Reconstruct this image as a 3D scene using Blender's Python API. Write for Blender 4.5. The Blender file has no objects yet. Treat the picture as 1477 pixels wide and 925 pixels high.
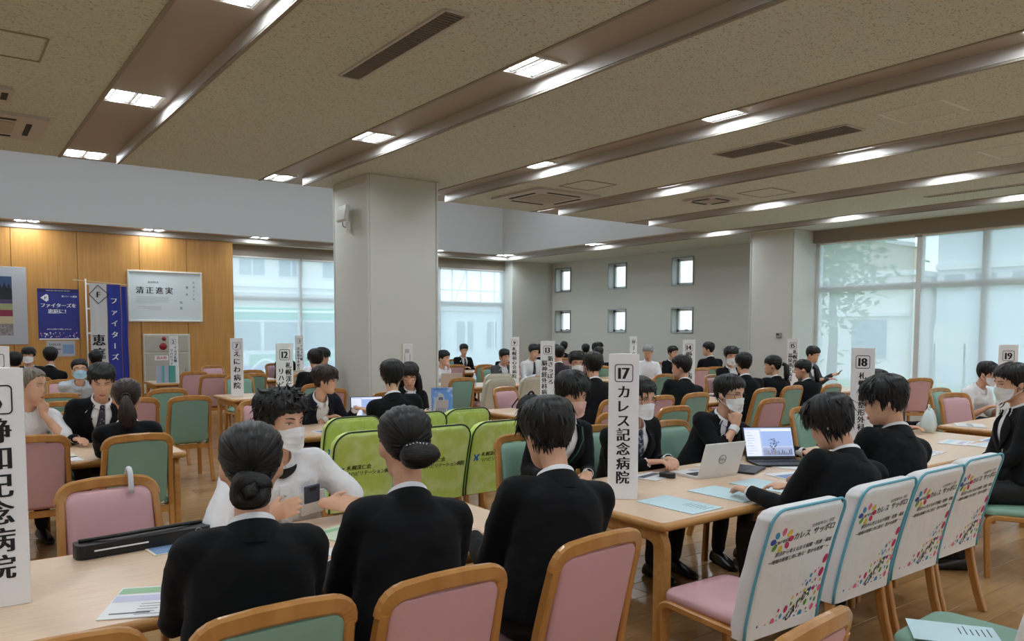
import bpy, math, random
import numpy as np
from mathutils import Vector, Matrix
random.seed(7); RNG = np.random.default_rng(11)
SC = bpy.context.scene
COL = SC.collection
PI = math.pi

# ------------------------------------------------------------------ camera
CAM_H = 1.6
YAW, PITCH, ROLL = math.radians(36.5217), math.radians(-3.7057), math.radians(-0.159)
F_PX, CY_PX = 1120.06, 547.6
fw = Vector((math.sin(YAW)*math.cos(PITCH), math.cos(YAW)*math.cos(PITCH), math.sin(PITCH)))
rt = Vector((math.cos(YAW), -math.sin(YAW), 0)); dn = fw.cross(rt)
rt2 = math.cos(ROLL)*rt + math.sin(ROLL)*dn; dn2 = -math.sin(ROLL)*rt + math.cos(ROLL)*dn
cam = bpy.data.cameras.new('camera'); cam_ob = bpy.data.objects.new('camera', cam); COL.objects.link(cam_ob)
cam_ob.matrix_world = Matrix(((rt2.x, -dn2.x, -fw.x, 0), (rt2.y, -dn2.y, -fw.y, 0), (rt2.z, -dn2.z, -fw.z, CAM_H), (0, 0, 0, 1)))
cam.sensor_width = 36; cam.lens = F_PX/1477*36
cam.shift_y = (CY_PX-462.5)/1477; cam.clip_start = 0.05; cam.clip_end = 300
SC.camera = cam_ob
# ------------------------------------------------------------------ world and exposure
SC.view_settings.view_transform = 'Standard'; SC.view_settings.look = 'None'
SC.view_settings.gamma = 1; SC.view_settings.use_curve_mapping = False
SC.view_settings.exposure = 0.08
LAMP = 60.0          # radiance of the ceiling light diffusers
SKY = 2.25            # hazy daylight
wd = bpy.data.worlds.new('World'); SC.world = wd; wd.use_nodes = True
bg = wd.node_tree.nodes['Background']; bg.inputs[0].default_value = (0.74, 0.87, 1.0, 1); bg.inputs[1].default_value = SKY

SC.cycles.adaptive_threshold = .02; SC.cycles.max_bounces = 6; SC.cycles.diffuse_bounces = 4; SC.cycles.glossy_bounces = 2; SC.cycles.transmission_bounces = 4
SC.cycles.transparent_max_bounces = 8; SC.cycles.caustics_reflective = False; SC.cycles.caustics_refractive = False
# ------------------------------------------------------------------ materials
def lin(c):
    return tuple(((x/255)/12.92 if x/255 <= .04045 else ((x/255+.055)/1.055)**2.4) for x in c[:3]) + (1,)
MATS = {}
def mat(name, rgb, rough=.6, metal=0, spec=.5, bump=None, var=None, emit=None, sheen=0, coat=0):
    """rgb in sRGB 0-255; bump=(scale, strength[, stretch xyz]); var=(scale, rgb2[, stretch, lo, hi])"""
    if name in MATS: return MATS[name]
    m = bpy.data.materials.new(name); m.use_nodes = True; nt = m.node_tree; n = nt.nodes; L = nt.links
    b = n['Principled BSDF']; b.inputs['Base Color'].default_value = lin(rgb); b.inputs['Roughness'].default_value = rough
    b.inputs['Metallic'].default_value = metal; b.inputs['Specular IOR Level'].default_value = spec
    if sheen: b.inputs['Sheen Weight'].default_value = sheen
    if coat: b.inputs['Coat Weight'].default_value = coat; b.inputs['Coat Roughness'].default_value = .15
    if emit: b.inputs['Emission Color'].default_value = lin(emit[0]); b.inputs['Emission Strength'].default_value = emit[1]
    def noise(scale, stretch, detail=3):
        tc = n.new('ShaderNodeTexCoord'); mp = n.new('ShaderNodeMapping'); mp.inputs['Scale'].default_value = stretch
        nz = n.new('ShaderNodeTexNoise'); nz.inputs['Scale'].default_value = scale; nz.inputs['Detail'].default_value = detail
        L.new(tc.outputs['Object'], mp.inputs[0]); L.new(mp.outputs[0], nz.inputs[0]); return nz
    if var:
        nz = noise(var[0], var[2] if len(var) > 2 else (1, 1, 1), 4)
        r = n.new('ShaderNodeValToRGB'); e = r.color_ramp.elements
        e[0].position = var[3] if len(var) > 3 else .35; e[1].position = var[4] if len(var) > 4 else .65
        e[0].color = lin(rgb); e[1].color = lin(var[1]); L.new(nz.outputs[0], r.inputs[0]); L.new(r.outputs[0], b.inputs['Base Color'])
    if bump:
        nz = noise(bump[0], bump[2] if len(bump) > 2 else (1, 1, 1))
        bp = n.new('ShaderNodeBump'); bp.inputs['Strength'].default_value = bump[1]; bp.inputs['Distance'].default_value = bump[3] if len(bump) > 3 else .01
        L.new(nz.outputs[0], bp.inputs['Height']); L.new(bp.outputs[0], b.inputs['Normal'])
    MATS[name] = m; return m
def hair_mat(name, rgb, rgb2, rough=.42):
    if name in MATS: return MATS[name]
    m = mat(name, rgb, rough, spec=.4); nt = m.node_tree; n = nt.nodes; L = nt.links; b = n['Principled BSDF']
    uv = n.new('ShaderNodeUVMap'); mp = n.new('ShaderNodeMapping'); mp.inputs['Scale'].default_value = (70, 2.2, 1)
    nz = n.new('ShaderNodeTexNoise'); nz.inputs['Scale'].default_value = 1.6; nz.inputs['Detail'].default_value = 5
    L.new(uv.outputs[0], mp.inputs[0]); L.new(mp.outputs[0], nz.inputs[0])
    r = n.new('ShaderNodeValToRGB'); r.color_ramp.elements[0].position = .4; r.color_ramp.elements[1].position = .75
    r.color_ramp.elements[0].color = lin(rgb); r.color_ramp.elements[1].color = lin(rgb2)
    L.new(nz.outputs[0], r.inputs[0]); L.new(r.outputs[0], b.inputs['Base Color'])
    bp = n.new('ShaderNodeBump'); bp.inputs['Strength'].default_value = .7; bp.inputs['Distance'].default_value = .004
    L.new(nz.outputs[0], bp.inputs['Height']); L.new(bp.outputs[0], b.inputs['Normal']); return m
def wood(name, a, b, rough=.35, stretch=(1, 12, 12), scale=3, coat=.15):
    return mat(name, a, rough, var=(scale, b, stretch, .3, .7), bump=(scale*6, .06, stretch), coat=coat)

# ------------------------------------------------------------------ mesh helpers
class MB:
    """collects geometry with material slots; build() links ONE mesh object"""
    def __init__(s): s.v = []; s.f = []; s.m = []; s.uv = None
    def add(s, v, f, mi=0):
        o = len(s.v); s.v += [tuple(map(float, p)) for p in v]; s.f += [tuple(i+o for i in q) for q in f]; s.m += [mi]*len(f); return s
    def box(s, c, d, mi=0, rot=None, ch=0):
        hx, hy, hz = d[0]/2, d[1]/2, d[2]/2
        if ch <= 0:
            v = [(x, y, z) for x in (-hx, hx) for y in (-hy, hy) for z in (-hz, hz)]
            f = [(0, 1, 3, 2), (4, 6, 7, 5), (0, 4, 5, 1), (2, 3, 7, 6), (0, 2, 6, 4), (1, 5, 7, 3)]
        else:
            ch = min(ch, hx*.98, hy*.98, hz*.98); v = []; f = []; ix = {}
            for i, sx in enumerate((-1, 1)):
                for j, sy in enumerate((-1, 1)):
                    for k, sz in enumerate((-1, 1)):
                        for a in range(3):
                            ix[(i, j, k, a)] = len(v)
                            v.append((sx*(hx-(ch if a != 0 else 0)), sy*(hy-(ch if a != 1 else 0)), sz*(hz-(ch if a != 2 else 0))))
            I = lambda i, j, k, a: ix[(i, j, k, a)]
            for s_ in (0, 1):
                f.append((I(s_, 0, 0, 0), I(s_, 1, 0, 0), I(s_, 1, 1, 0), I(s_, 0, 1, 0)) if s_ else (I(s_, 0, 0, 0), I(s_, 0, 1, 0), I(s_, 1, 1, 0), I(s_, 1, 0, 0)))
                f.append((I(0, s_, 0, 1), I(0, s_, 1, 1), I(1, s_, 1, 1), I(1, s_, 0, 1)) if s_ else (I(0, s_, 0, 1), I(1, s_, 0, 1), I(1, s_, 1, 1), I(0, s_, 1, 1)))
                f.append((I(0, 0, s_, 2), I(1, 0, s_, 2), I(1, 1, s_, 2), I(0, 1, s_, 2)) if s_ else (I(0, 0, s_, 2), I(0, 1, s_, 2), I(1, 1, s_, 2), I(1, 0, s_, 2)))
            for p in (0, 1):
                for q in (0, 1):
                    f.append((I(0, p, q, 1), I(0, p, q, 2), I(1, p, q, 2), I(1, p, q, 1)))
                    f.append((I(p, 0, q, 0), I(p, 0, q, 2), I(p, 1, q, 2), I(p, 1, q, 0)))
                    f.append((I(p, q, 0, 0), I(p, q, 0, 1), I(p, q, 1, 1), I(p, q, 1, 0)))
            for i in (0, 1):
                for j in (0, 1):
                    for k in (0, 1): f.append((I(i, j, k, 0), I(i, j, k, 1), I(i, j, k, 2)))
        v = [Vector(p) for p in v]
        if rot is not None: v = [rot @ p for p in v]
        return s.add([(p.x+c[0], p.y+c[1], p.z+c[2]) for p in v], f, mi)
    def loft(s, rings, mi=0, caps=True, closed=True):
        n = len(rings[0]); v = [p for r in rings for p in r]; f = []
        for i in range(len(rings)-1):
            for j in range(n if closed else n-1):
                k = (j+1) % n; f.append((i*n+j, i*n+k, (i+1)*n+k, (i+1)*n+j))
        if caps and closed: f.append(tuple(range(n-1, -1, -1))); f.append(tuple((len(rings)-1)*n+j for j in range(n)))
        return s.add(v, f, mi)
    def tube(s, pts, rad, seg=10, mi=0, caps=True, flat=None, closed=False, up=None):
        pts = [Vector(p) for p in pts]; n = len(pts)
        if not hasattr(rad, '__len__'): rad = [rad]*n
        rings = []; ref = Vector(up) if up else None; last = None
        for i, p in enumerate(pts):
            a = pts[(i-1) % n] if (closed or i > 0) else p; b = pts[(i+1) % n] if (closed or i < n-1) else p
            t = (b-a).normalized()
            if ref is not None: u = ref
            elif last is None: u = Vector((0, 0, 1)) if abs(t.z) < .9 else Vector((0, 1, 0))
            else: u = last
            x = t.cross(u); x = x.normalized() if x.length > 1e-6 else Vector((1, 0, 0)); y = x.cross(t).normalized(); last = y
            r = rad[i]; rx, ry = r if hasattr(r, '__len__') else (r, r*(flat or 1))
            rings.append([p+x*(rx*math.cos(2*PI*j/seg))+y*(ry*math.sin(2*PI*j/seg)) for j in range(seg)])
        if closed: rings.append(rings[0]); return s.loft(rings, mi, caps=False)
        return s.loft(rings, mi, caps)
    def sweep(s, pts, prof, up=(0, 0, 1), mi=0, closed=False):
        """sweep a 2D profile (list of (a,b): a sideways, b along up) along pts"""
        pts = [Vector(p) for p in pts]; n = len(pts); rings = []
        for i, p in enumerate(pts):
            a = pts[(i-1) % n] if (closed or i > 0) else p; b = pts[(i+1) % n] if (closed or i < n-1) else p
            t = (b-a).normalized(); u = Vector(up); x = t.cross(u).normalized(); y = x.cross(t)
            rings.append([p+x*q[0]+y*q[1] for q in prof])
        if closed: rings.append(rings[0]); return s.loft(rings, mi, caps=False)
        return s.loft(rings, mi)
    def sphere(s, c, r, mi=0, nu=12, nv=8, R=None):
        r = r if hasattr(r, '__len__') else (r, r, r); v = []; f = []
        for i in range(nv+1):
            for j in range(nu):
                a, b = PI*i/nv, 2*PI*j/nu; p = Vector((r[0]*math.sin(a)*math.cos(b), r[1]*math.sin(a)*math.sin(b), r[2]*math.cos(a)))
                if R is not None: p = R @ p
                v.append((p.x+c[0], p.y+c[1], p.z+c[2]))
        for i in range(nv):
            for j in range(nu): k = (j+1) % nu; f.append((i*nu+j, (i+1)*nu+j, (i+1)*nu+k, i*nu+k))
        return s.add(v, f, mi)
    def poly(s, pts, z0, z1, mi=0, axis='z'):
        """extrude a 2D polygon between z0 and z1 along an axis"""
        n = len(pts)
        P = {'z': lambda a, b, c: (a, b, c), 'y': lambda a, b, c: (a, c, b), 'x': lambda a, b, c: (c, a, b)}[axis]
        v = [P(a, b, z0) for a, b in pts]+[P(a, b, z1) for a, b in pts]
        f = [tuple(range(n-1, -1, -1)), tuple(range(n, 2*n))]+[(i, (i+1) % n, n+(i+1) % n, n+i) for i in range(n)]
        return s.add(v, f, mi)
    def xf(s, M):
        s.v = [tuple(M @ Vector(p)) for p in s.v]; return s
    def mesh(s, name, mats, smooth=False, auto=None):
        me = bpy.data.meshes.new(name); me.from_pydata(s.v, [], s.f)
        for m in (mats if isinstance(mats, (list, tuple)) else [mats]): me.materials.append(m)
        me.polygons.foreach_set('material_index', s.m)
        if s.uv is not None:
            ul = me.uv_layers.new(name='UVMap'); li = np.zeros(len(me.loops), dtype=np.int32); me.loops.foreach_get('vertex_index', li)
            ul.data.foreach_set('uv', np.array(s.uv, dtype=np.float32)[li].ravel())
        if smooth: me.polygons.foreach_set('use_smooth', [True]*len(me.polygons))
        me.update(); fix_normals(me); 
        if auto: me.set_sharp_from_angle(angle=math.radians(auto))
        return me
    def build(s, name, mats, parent=None, smooth=False, loc=None, rot=None, auto=None):
        return link(name, s.mesh(name, mats, smooth, auto), parent, loc, rot)
import bmesh
def fix_normals(me):
    bm = bmesh.new(); bm.from_mesh(me); bmesh.ops.recalc_face_normals(bm, faces=bm.faces); bm.to_mesh(me); bm.free()
def link(name, me, parent=None, loc=None, rot=None):
    o = bpy.data.objects.new(name, me); COL.objects.link(o)
    if parent is not None: o.parent = parent
    if loc is not None: o.location = loc
    if rot is not None: o.rotation_euler = rot
    return o
def tag(o, label=None, cat=None, group=None, kind=None):
    if label: o['label'] = label
    if cat: o['category'] = cat
    if group: o['group'] = group
    if kind: o['kind'] = kind
    return o
def thing(name, label, cat, loc=(0, 0, 0), rz=0, group=None):
    o = bpy.data.objects.new(name, None); COL.objects.link(o); o.empty_display_size = .1
    o.location = loc; o.rotation_euler = (0, 0, rz); return tag(o, label, cat, group)
def struct(name, mb, mats, parent=None, **k):
    o = mb.build(name, mats, parent, **k)
    if parent is None: o['kind'] = 'structure'
    return o
def rrect(w, h, r, n=5, cx=0, cy=0):
    out = []
    for sx, sy, a0 in ((1, 1, 0), (-1, 1, 90), (-1, -1, 180), (1, -1, 270)):
        for i in range(n+1):
            a = math.radians(a0+90*i/n); out.append((cx+sx*(w/2-r)+r*math.cos(a), cy+sy*(h/2-r)+r*math.sin(a)))
    return out
def copy_tree(o, parent=None):
    c = o.copy(); COL.objects.link(c)
    if parent is not None: c.parent = parent
    for ch in list(o.children): copy_tree(ch, c)
    return c
ORD = ['first', 'second', 'third', 'fourth', 'fifth', 'sixth', 'seventh', 'eighth', 'ninth', 'tenth']
# ------------------------------------------------------------------ lettering (built-in font outlines turned into flat mesh)
GL = {}
TMP = bpy.data.scenes.new('tmp')
def glyph(ch):
    if ch in GL: return GL[ch]
    c = bpy.data.curves.new('t', 'FONT'); c.body = ch; c.size = 1; c.resolution_u = 2
    o = bpy.data.objects.new('t', c); TMP.collection.objects.link(o)
    vl = TMP.view_layers[0]; vl.update(); dg = vl.depsgraph
    me = bpy.data.meshes.new_from_object(o.evaluated_get(dg))
    v = np.array([tuple(p.co) for p in me.vertices], dtype=float).reshape(-1, 3); f = [tuple(p.vertices) for p in me.polygons]
    bpy.data.objects.remove(o); bpy.data.curves.remove(c); bpy.data.meshes.remove(me)
    GL[ch] = (v, f); return GL[ch]
def em():
    if 'em' not in GL:
        v = glyph('国')[0]; GL['em'] = ((v[:, 1].max()-v[:, 1].min())/.9, (v[:, 1].max()+v[:, 1].min())/2)
    return GL['em']
def put_text(mb, s, org, right, up, size, vertical=False, bold=.0, mi=0, pitch=1.0, center=True, wscale=1.0):
    """lay s out from org (centre of first glyph); right/up are world vectors"""
    e, mid = em(); right = Vector(right); up = Vector(up); org = Vector(org); nrm = right.cross(up)
    x = 0; items = []
    for ch in s:
        if ch == ' ': x += .5*pitch; continue
        v, f = glyph(ch)
        if len(v) == 0: x += pitch; continue
        half = ord(ch) < 0x2000
        w = (v[:, 0].max()-v[:, 0].min())/e; adv = (w*1.0+.14 if half else 1.0)
        if vertical: adv = 1.0
        cx = (v[:, 0].max()+v[:, 0].min())/2 if (half or vertical and ch not in 'っァ') else (.5*e if v[:, 0].max() <= 1.05*e else (v[:, 0].max()+v[:, 0].min())/2)
        items.append((ch, v, f, x+(0 if vertical else adv/2), cx)); x += adv*pitch
    tot = x
    for ch, v, f, px, cx in items:
        q = (v[:, :2]-[cx, mid])/e*size; q[:, 0] *= wscale
        if vertical and ch in 'ー-': q = np.stack([-q[:, 1], q[:, 0]], 1)
        off = (px-(tot/2 if center else 0))*size
        base = org+(up*(-px*size) if vertical else right*(off*wscale))
        for k, (dx, dz) in enumerate(((0, 0), (bold*size, .0002), (-bold*size, .0001)) if bold else ((0, 0),)):
            P = [tuple(base+right*(a+dx)+up*b+nrm*dz) for a, b in q]
            mb.add(P, f, mi)
    return mb
# ================================================================== ROOM
Z0, Z1 = 3.5, 3.61
X_R, Y_F = 14.45, 17.95
M_wall = mat('wall_paint', (205, 206, 199), .8, bump=(90, .05))
M_void = mat('bulkhead_paint', (212, 212, 210), .8)
M_ceil = mat('acoustic_ceiling_board', (206, 211, 200), .9, var=(55, (148, 148, 136), (1, 1.7, 1), .57, .66), bump=(55, .4))
M_strip = mat('ceiling_trough_paint', (172, 162, 152), .55)
M_face = mat('trough_side_paint', (190, 185, 180), .5)
M_trim = mat('trim_brown', (146, 136, 122), .6)
M_white = mat('white_paint', (226, 226, 222), .5)
M_white_metal = mat('white_enamel', (228, 228, 226), .35)
M_grey_metal = mat('grey_metal', (150, 152, 150), .4, metal=.6)
M_dark = mat('dark_void', (30, 28, 26), .7)
M_black = mat('black_plastic', (22, 22, 24), .45)
M_frame = mat('window_frame_alu', (224, 226, 226), .45, metal=.2)
M_woodwall = wood('wall_veneer_wood', (198, 146, 76), (182, 128, 62), .4, (14, 14, .6), 2.2, .1)
M_joint = mat('panel_joint', (92, 58, 26), .8)
M_floor = wood('floor_board_wood', (172, 134, 88), (154, 116, 72), .3, (1, 10, 10), 2.5, .3)
M_floor2 = wood('floor_board_wood_light', (186, 148, 100), (168, 130, 84), .3, (1, 10, 10), 2.5, .3)
# ---- floor of boards
fl = struct('floor', MB().box((5.2, 7, -.06), (18.6, 22.3, .1)), M_joint)
LB, WB = 1.8, .2
brd = [MB().box((0, 0, 0), (LB-.004, WB-.004, .012), ch=.0015).mesh('board', m) for m in (M_floor, M_floor2)]
rest = MB(); n_b = 0
for j in range(-20, 90):
    for i in range(-3, 9):
        x = i*LB+((j*7) % 5)*.36; y = j*WB+.1
        if x-LB/2 < -4.2 or x > 14.6 or y > 18 or y < -4: continue
        if 0 < x < 8.2 and 1.2 < y < 9.2 and n_b < 290 and not (x > 6.8 and y > 6):
            link('board', brd[(i*5+j*3) % 2], fl, (x, y, -.006)); n_b += 1
        else: rest.box((x, y, -.006), (LB-.004, WB-.004, .012), (i*5+j*3) % 2)
r_ = rest.build('board_field', [M_floor, M_floor2], fl); r_['kind'] = 'stuff'
# ---- walls
T = .2
wf = MB(); wf.box((.65, Y_F-.1, Z0/2), (9.3, .5, Z0)); wf.box((9.2, Y_F+.1, 3.375), (7.8, .2, .25)); wf.box((9.2, Y_F+.1, .275), (7.8, .2, .55))
wf.box((13.8, Y_F-.1, Z0/2), (1.6, .6, Z0))
WF = struct('wall_far', wf, M_wall)
wr = MB()   # right wall with six small openings
ys = [9.6, 12.31, 12.97, 14.54, 15.19, 16.74, 17.39, 18.15]; zs = [0, 1.527, 2.125, 2.67, 3.33, Z0]
for a in range(7):
    for b in range(5):
        if a % 2 == 1 and b in (1, 3): continue
        wr.box((X_R+.15, (ys[a]+ys[a+1])/2, (zs[b]+zs[b+1])/2), (.3, ys[a+1]-ys[a], zs[b+1]-zs[b]))
WR = struct('wall_right', wr, M_wall)
wn = MB(); wn.box((5.2, -4.1, Z0/2), (18.6, .2, Z0)); struct('wall_near', wn, M_wall)
struct('wall_left', MB().box((-4.1, 7, Z0/2), (.2, 22.3, Z0)), M_wall)
# wall below and above the right hand windows
XW = 13.75
ww = MB(); ww.box((XW+.1, 2.35, .2), (.25, 12.7, .4)); ww.box((XW+.1, 2.35, 3.385), (.25, 12.7, .23))
struct('wall_window_side', ww, M_wall)
struct('shaded_header_1', MB().box((XW-.06, 2.35, 3.385), (.08, 12.7, .23)), M_trim)  # brown colour carries the shade on the header above the windows
struct('shaded_header_2', MB().box((9.15, Y_F-.02, 3.375), (7.7, .06, .25)), M_trim)  # far header, its shade likewise put into the brown colour
# wood veneer panels on the far wall
wp = [-3.95, -2.2, -1.05, .08, 1.185, 2.287, 3.412, 4.335, 5.292]
for a, b in zip(wp[:-1], wp[1:]):
    MB().box(((a+b)/2, 17.505, Z0/2), (b-a-.008, .03, Z0-.01), ch=.003).build('wood_panel', M_woodwall, WF)
MB().box((.65, 17.53, Z0/2), (9.26, .03, Z0-.02)).build('panel_backing', M_joint, WF)
MB().box((5.296, 17.72, Z0/2), (.012, .46, Z0-.01)).build('panel_return', M_woodwall, WF)
# ---- pilaster and free column (metal clad panels with edge beads)
def column(name, x0, x1, y0, y1):
    c = struct(name, MB().box(((x0+x1)/2, (y0+y1)/2, Z0/2), (x1-x0-.03, y1-y0-.03, Z0)), M_trim)
    for (cx, cy, dx, dy) in (((x0+x1)/2, y0, x1-x0-.04, .02), ((x0+x1)/2, y1, x1-x0-.04, .02), (x0, (y0+y1)/2, .02, y1-y0-.04), (x1, (y0+y1)/2, .02, y1-y0-.04)):
        MB().box((cx, cy, Z0/2), (dx, dy, Z0-.004), ch=.004).build('column_panel', M_wall, c)
    for cx in (x0, x1):
        for cy in (y0, y1): MB().box((cx, cy, Z0/2), (.032, .032, Z0-.004), ch=.008).build('corner_bead', M_wall, c)
    return c
PIL = column('wall_pilaster', 13.05, 14.0, 8.7, 9.66)
COLM = column('wall_column', 4.31, 5.29, 8.80, 9.79)
# ---- ceiling
CX2 = [-2.67, -.455, 1.755, 3.985, 6.19, 8.40, 10.55]; CW = .58
up = MB(); up.box((4.2, 3.3, Z1+.05), (16.4, 14.64, .1)); up.box((12.5, 10.3, Z1+.05), (.62, 14.3, .1)); up.box((4.3, 17.2, Z1+.05), (17.0, .62, .1))
CE = struct('ceiling', up, M_strip)
def panel(x0, x1, y0, y1, name='ceiling_panel'):
    p = MB(); p.box(((x0+x1)/2, (y0+y1)/2, (Z0+Z1)/2), (x1-x0, y1-y0, Z1-Z0), 0)
    o = p.build(name, M_ceil, CE)
    q = MB()   # painted trough sides and the dark lower bead
    q.box((x0-.004, (y0+y1)/2, (Z0+Z1)/2+.006), (.008, y1-y0, Z1-Z0-.012))
    q.box((x1+.004, (y0+y1)/2, (Z0+Z1)/2+.006), (.008, y1-y0, Z1-Z0-.012))
    q.build('trough_side', M_face, CE)
    e = MB(); e.box((x0+.004, (y0+y1)/2, Z0-.002), (.03, y1-y0, .012)); e.box((x1-.004, (y0+y1)/2, Z0-.002), (.03, y1-y0, .012)); e.build('edge_bead', M_trim, CE)
edges = [-4.0]+CX2; ends = [x-CW for x in CX2]+[12.19]
for a, b in zip(edges, ends):
    if b > a: panel(a, b, -4, 10.05)
panel(12.77, 14.6, -4, 18.05)
pf = MB(); pf.box((4.4, 17.76, (Z0+Z1)/2), (16.74, .58, Z1-Z0)); pf.build('ceiling_panel', M_ceil, CE)
MB().box((4.4, 17.466, (Z0+Z1)/2+.006), (16.7, .008, Z1-Z0-.012)).build('trough_side', M_face, CE)
MB().box((4.4, 17.472, Z0-.002), (16.7, .02, .012)).build('edge_bead', M_trim, CE)
# light well beyond the low ceiling: far and right bulkheads plus an unseen clerestory and roof gap added to brighten them
vd = MB(); vd.box((4.1, 16.93, 4.59), (16.2, .1, 2.02)); vd.box((12.23, 13.6, 4.59), (.1, 6.8, 2.02)); vd.box((-4.05, 13.7, 4.4), (.1, 7, 2.4))
vd.box((4.2, 15.9, 5.65), (16.6, 2.3, .1)); vd.box((4.2, 12.05, 5.65), (16.6, 3.0, .1)); vd.box((4.2, 10.62, 3.95), (16.4, .08, .6)); vd.box((4.2, 10.62, 5.45), (16.4, .08, .3))
struct('wall_bulkhead', vd, M_void)
w3 = MB()
for i in range(12): w3.box((-3.9+i*1.47, 10.62, 4.78), (.08, .08, 1.06))
for i in range(12): w3.box((-3.9+i*1.47, 13.0, 5.65), (.07, 3.5, .1))
struct('window_3', w3, M_frame)  # bars of the added, unseen daylight openings
# ---- windows on the far wall
def blind_mat():
    m = bpy.data.materials.new('roller_blind_mesh_fabric'); m.use_nodes = True; nt = m.node_tree; n = nt.nodes; L = nt.links; n.clear()
    o = n.new('ShaderNodeOutputMaterial'); tr = n.new('ShaderNodeBsdfTransparent'); tl = n.new('ShaderNodeBsdfTranslucent'); df = n.new('ShaderNodeBsdfDiffuse')
    tr.inputs[0].default_value = (.97, .99, 1, 1); tl.inputs[0].default_value = (.86, .93, .94, 1); df.inputs[0].default_value = (.8, .86, .86, 1)
    a = n.new('ShaderNodeMixShader'); a.inputs[0].default_value = .25; b = n.new('ShaderNodeMixShader'); b.inputs[0].default_value = .64
    L.new(tl.outputs[0], a.inputs[1]); L.new(df.outputs[0], a.inputs[2]); L.new(tr.outputs[0], b.inputs[1]); L.new(a.outputs[0], b.inputs[2]); L.new(b.outputs[0], o.inputs[0]); return m
M_blind = blind_mat()
def glass_mat():
    m = bpy.data.materials.new('window_glass'); m.use_nodes = True; nt = m.node_tree; n = nt.nodes; L = nt.links; n.clear()
    o = n.new('ShaderNodeOutputMaterial'); tr = n.new('ShaderNodeBsdfTransparent'); gl = n.new('ShaderNodeBsdfGlossy'); gl.inputs['Roughness'].default_value = .02
    tr.inputs[0].default_value = (.93, .97, .97, 1); b = n.new('ShaderNodeMixShader'); b.inputs[0].default_value = .05
    L.new(tr.outputs[0], b.inputs[1]); L.new(gl.outputs[0], b.inputs[2]); L.new(b.outputs[0], o.inputs[0]); return m
M_glass = glass_mat()
def quad(a, b, c, d): return MB().add([a, b, c, d], [(0, 1, 2, 3)])
W1 = struct('window_1', MB().box((9.15, 18.02, 2.3), (7.7, .08, .11)).box((9.15, 18.02, .57), (7.7, .1, .06)).box((9.15, 18.02, 3.23), (7.7, .1, .05)), M_frame)
mx = [5.32, 7.02, 8.7, 10.88, 12.98]
for x in mx: MB().box((x, 18.02, 1.9), (.09, .1, 2.66), ch=.01).build('mullion', M_frame, W1)
for a, b in zip(mx[:-1], mx[1:]):
    for z0, z1 in ((.6, 2.25), (2.36, 3.2)):
        quad((a+.04, 18.03, z0), (b-.04, 18.03, z0), (b-.04, 18.03, z1), (a+.04, 18.03, z1)).build('pane', M_glass, W1)
for k, (a, b) in enumerate(zip(mx[:-1], mx[1:])):
    t = thing('roller_blind', 'sheer white roller blind lowered over far window, '+('bay beside the wood wall', 'second bay from the wood wall', 'third bay, behind the column', 'bay nearest the far corner')[k], 'blind', ((a+b)/2, 17.93, 0), 0, 'far window blinds')
    w = b-a-.03; quad((-w/2, 0, .58), (w/2, 0, .58), (w/2, 0, 3.22), (-w/2, 0, 3.22)).build('fabric', M_blind, t)
    MB().tube([(-w/2, 0, 3.23), (w/2, 0, 3.23)], .022, 10).build('roller', M_white_metal, t, smooth=True, auto=40); MB().box((0, 0, .575), (w, .014, .022)).build('bottom_bar', M_white_metal, t)
# ---- windows on the right
W2 = struct('window_2', MB().box((XW+.08, 2.35, 2.385), (.08, 12.7, .12)).box((XW+.08, 2.35, .43), (.1, 12.7, .06)).box((XW+.08, 2.35, 3.25), (.1, 12.7, .05)), M_frame)
my = [8.66, 6.72, 5.66, 4.6, 3.5, 1.5, -.5, -2.5]
for y in my: MB().box((XW+.08, y, 1.85), (.1, .11, 2.8), ch=.01).build('mullion', M_frame, W2)
for a, b in zip(my[:-1], my[1:]):
    for z0, z1 in ((.46, 2.32), (2.45, 3.22)):
        quad((XW+.09, a-.05, z0), (XW+.09, b+.05, z0), (XW+.09, b+.05, z1), (XW+.09, a-.05, z1)).build('pane', M_glass, W2)
for k, (a, b) in enumerate(((8.6, 6.78), (6.66, 4.66), (4.54, 1.5), (1.44, -2.5))):
    t = thing('roller_blind', 'sheer white roller blind over the right windows, '+('beside the pilaster', 'second from the pilaster', 'third from the pilaster', 'farthest from the pilaster')[k], 'blind', (XW-.02, (a+b)/2, 0), 0, 'right window blinds')
    w = a-b; quad((0, -w/2, .44), (0, w/2, .44), (0, w/2, 3.25), (0, -w/2, 3.25)).build('fabric', M_blind, t)
    MB().tube([(0, -w/2, 3.25), (0, w/2, 3.25)], .024, 10).build('roller', M_white_metal, t, smooth=True, auto=40); MB().box((0, 0, .43), (.014, w, .022)).build('bottom_bar', M_white_metal, t)
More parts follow.
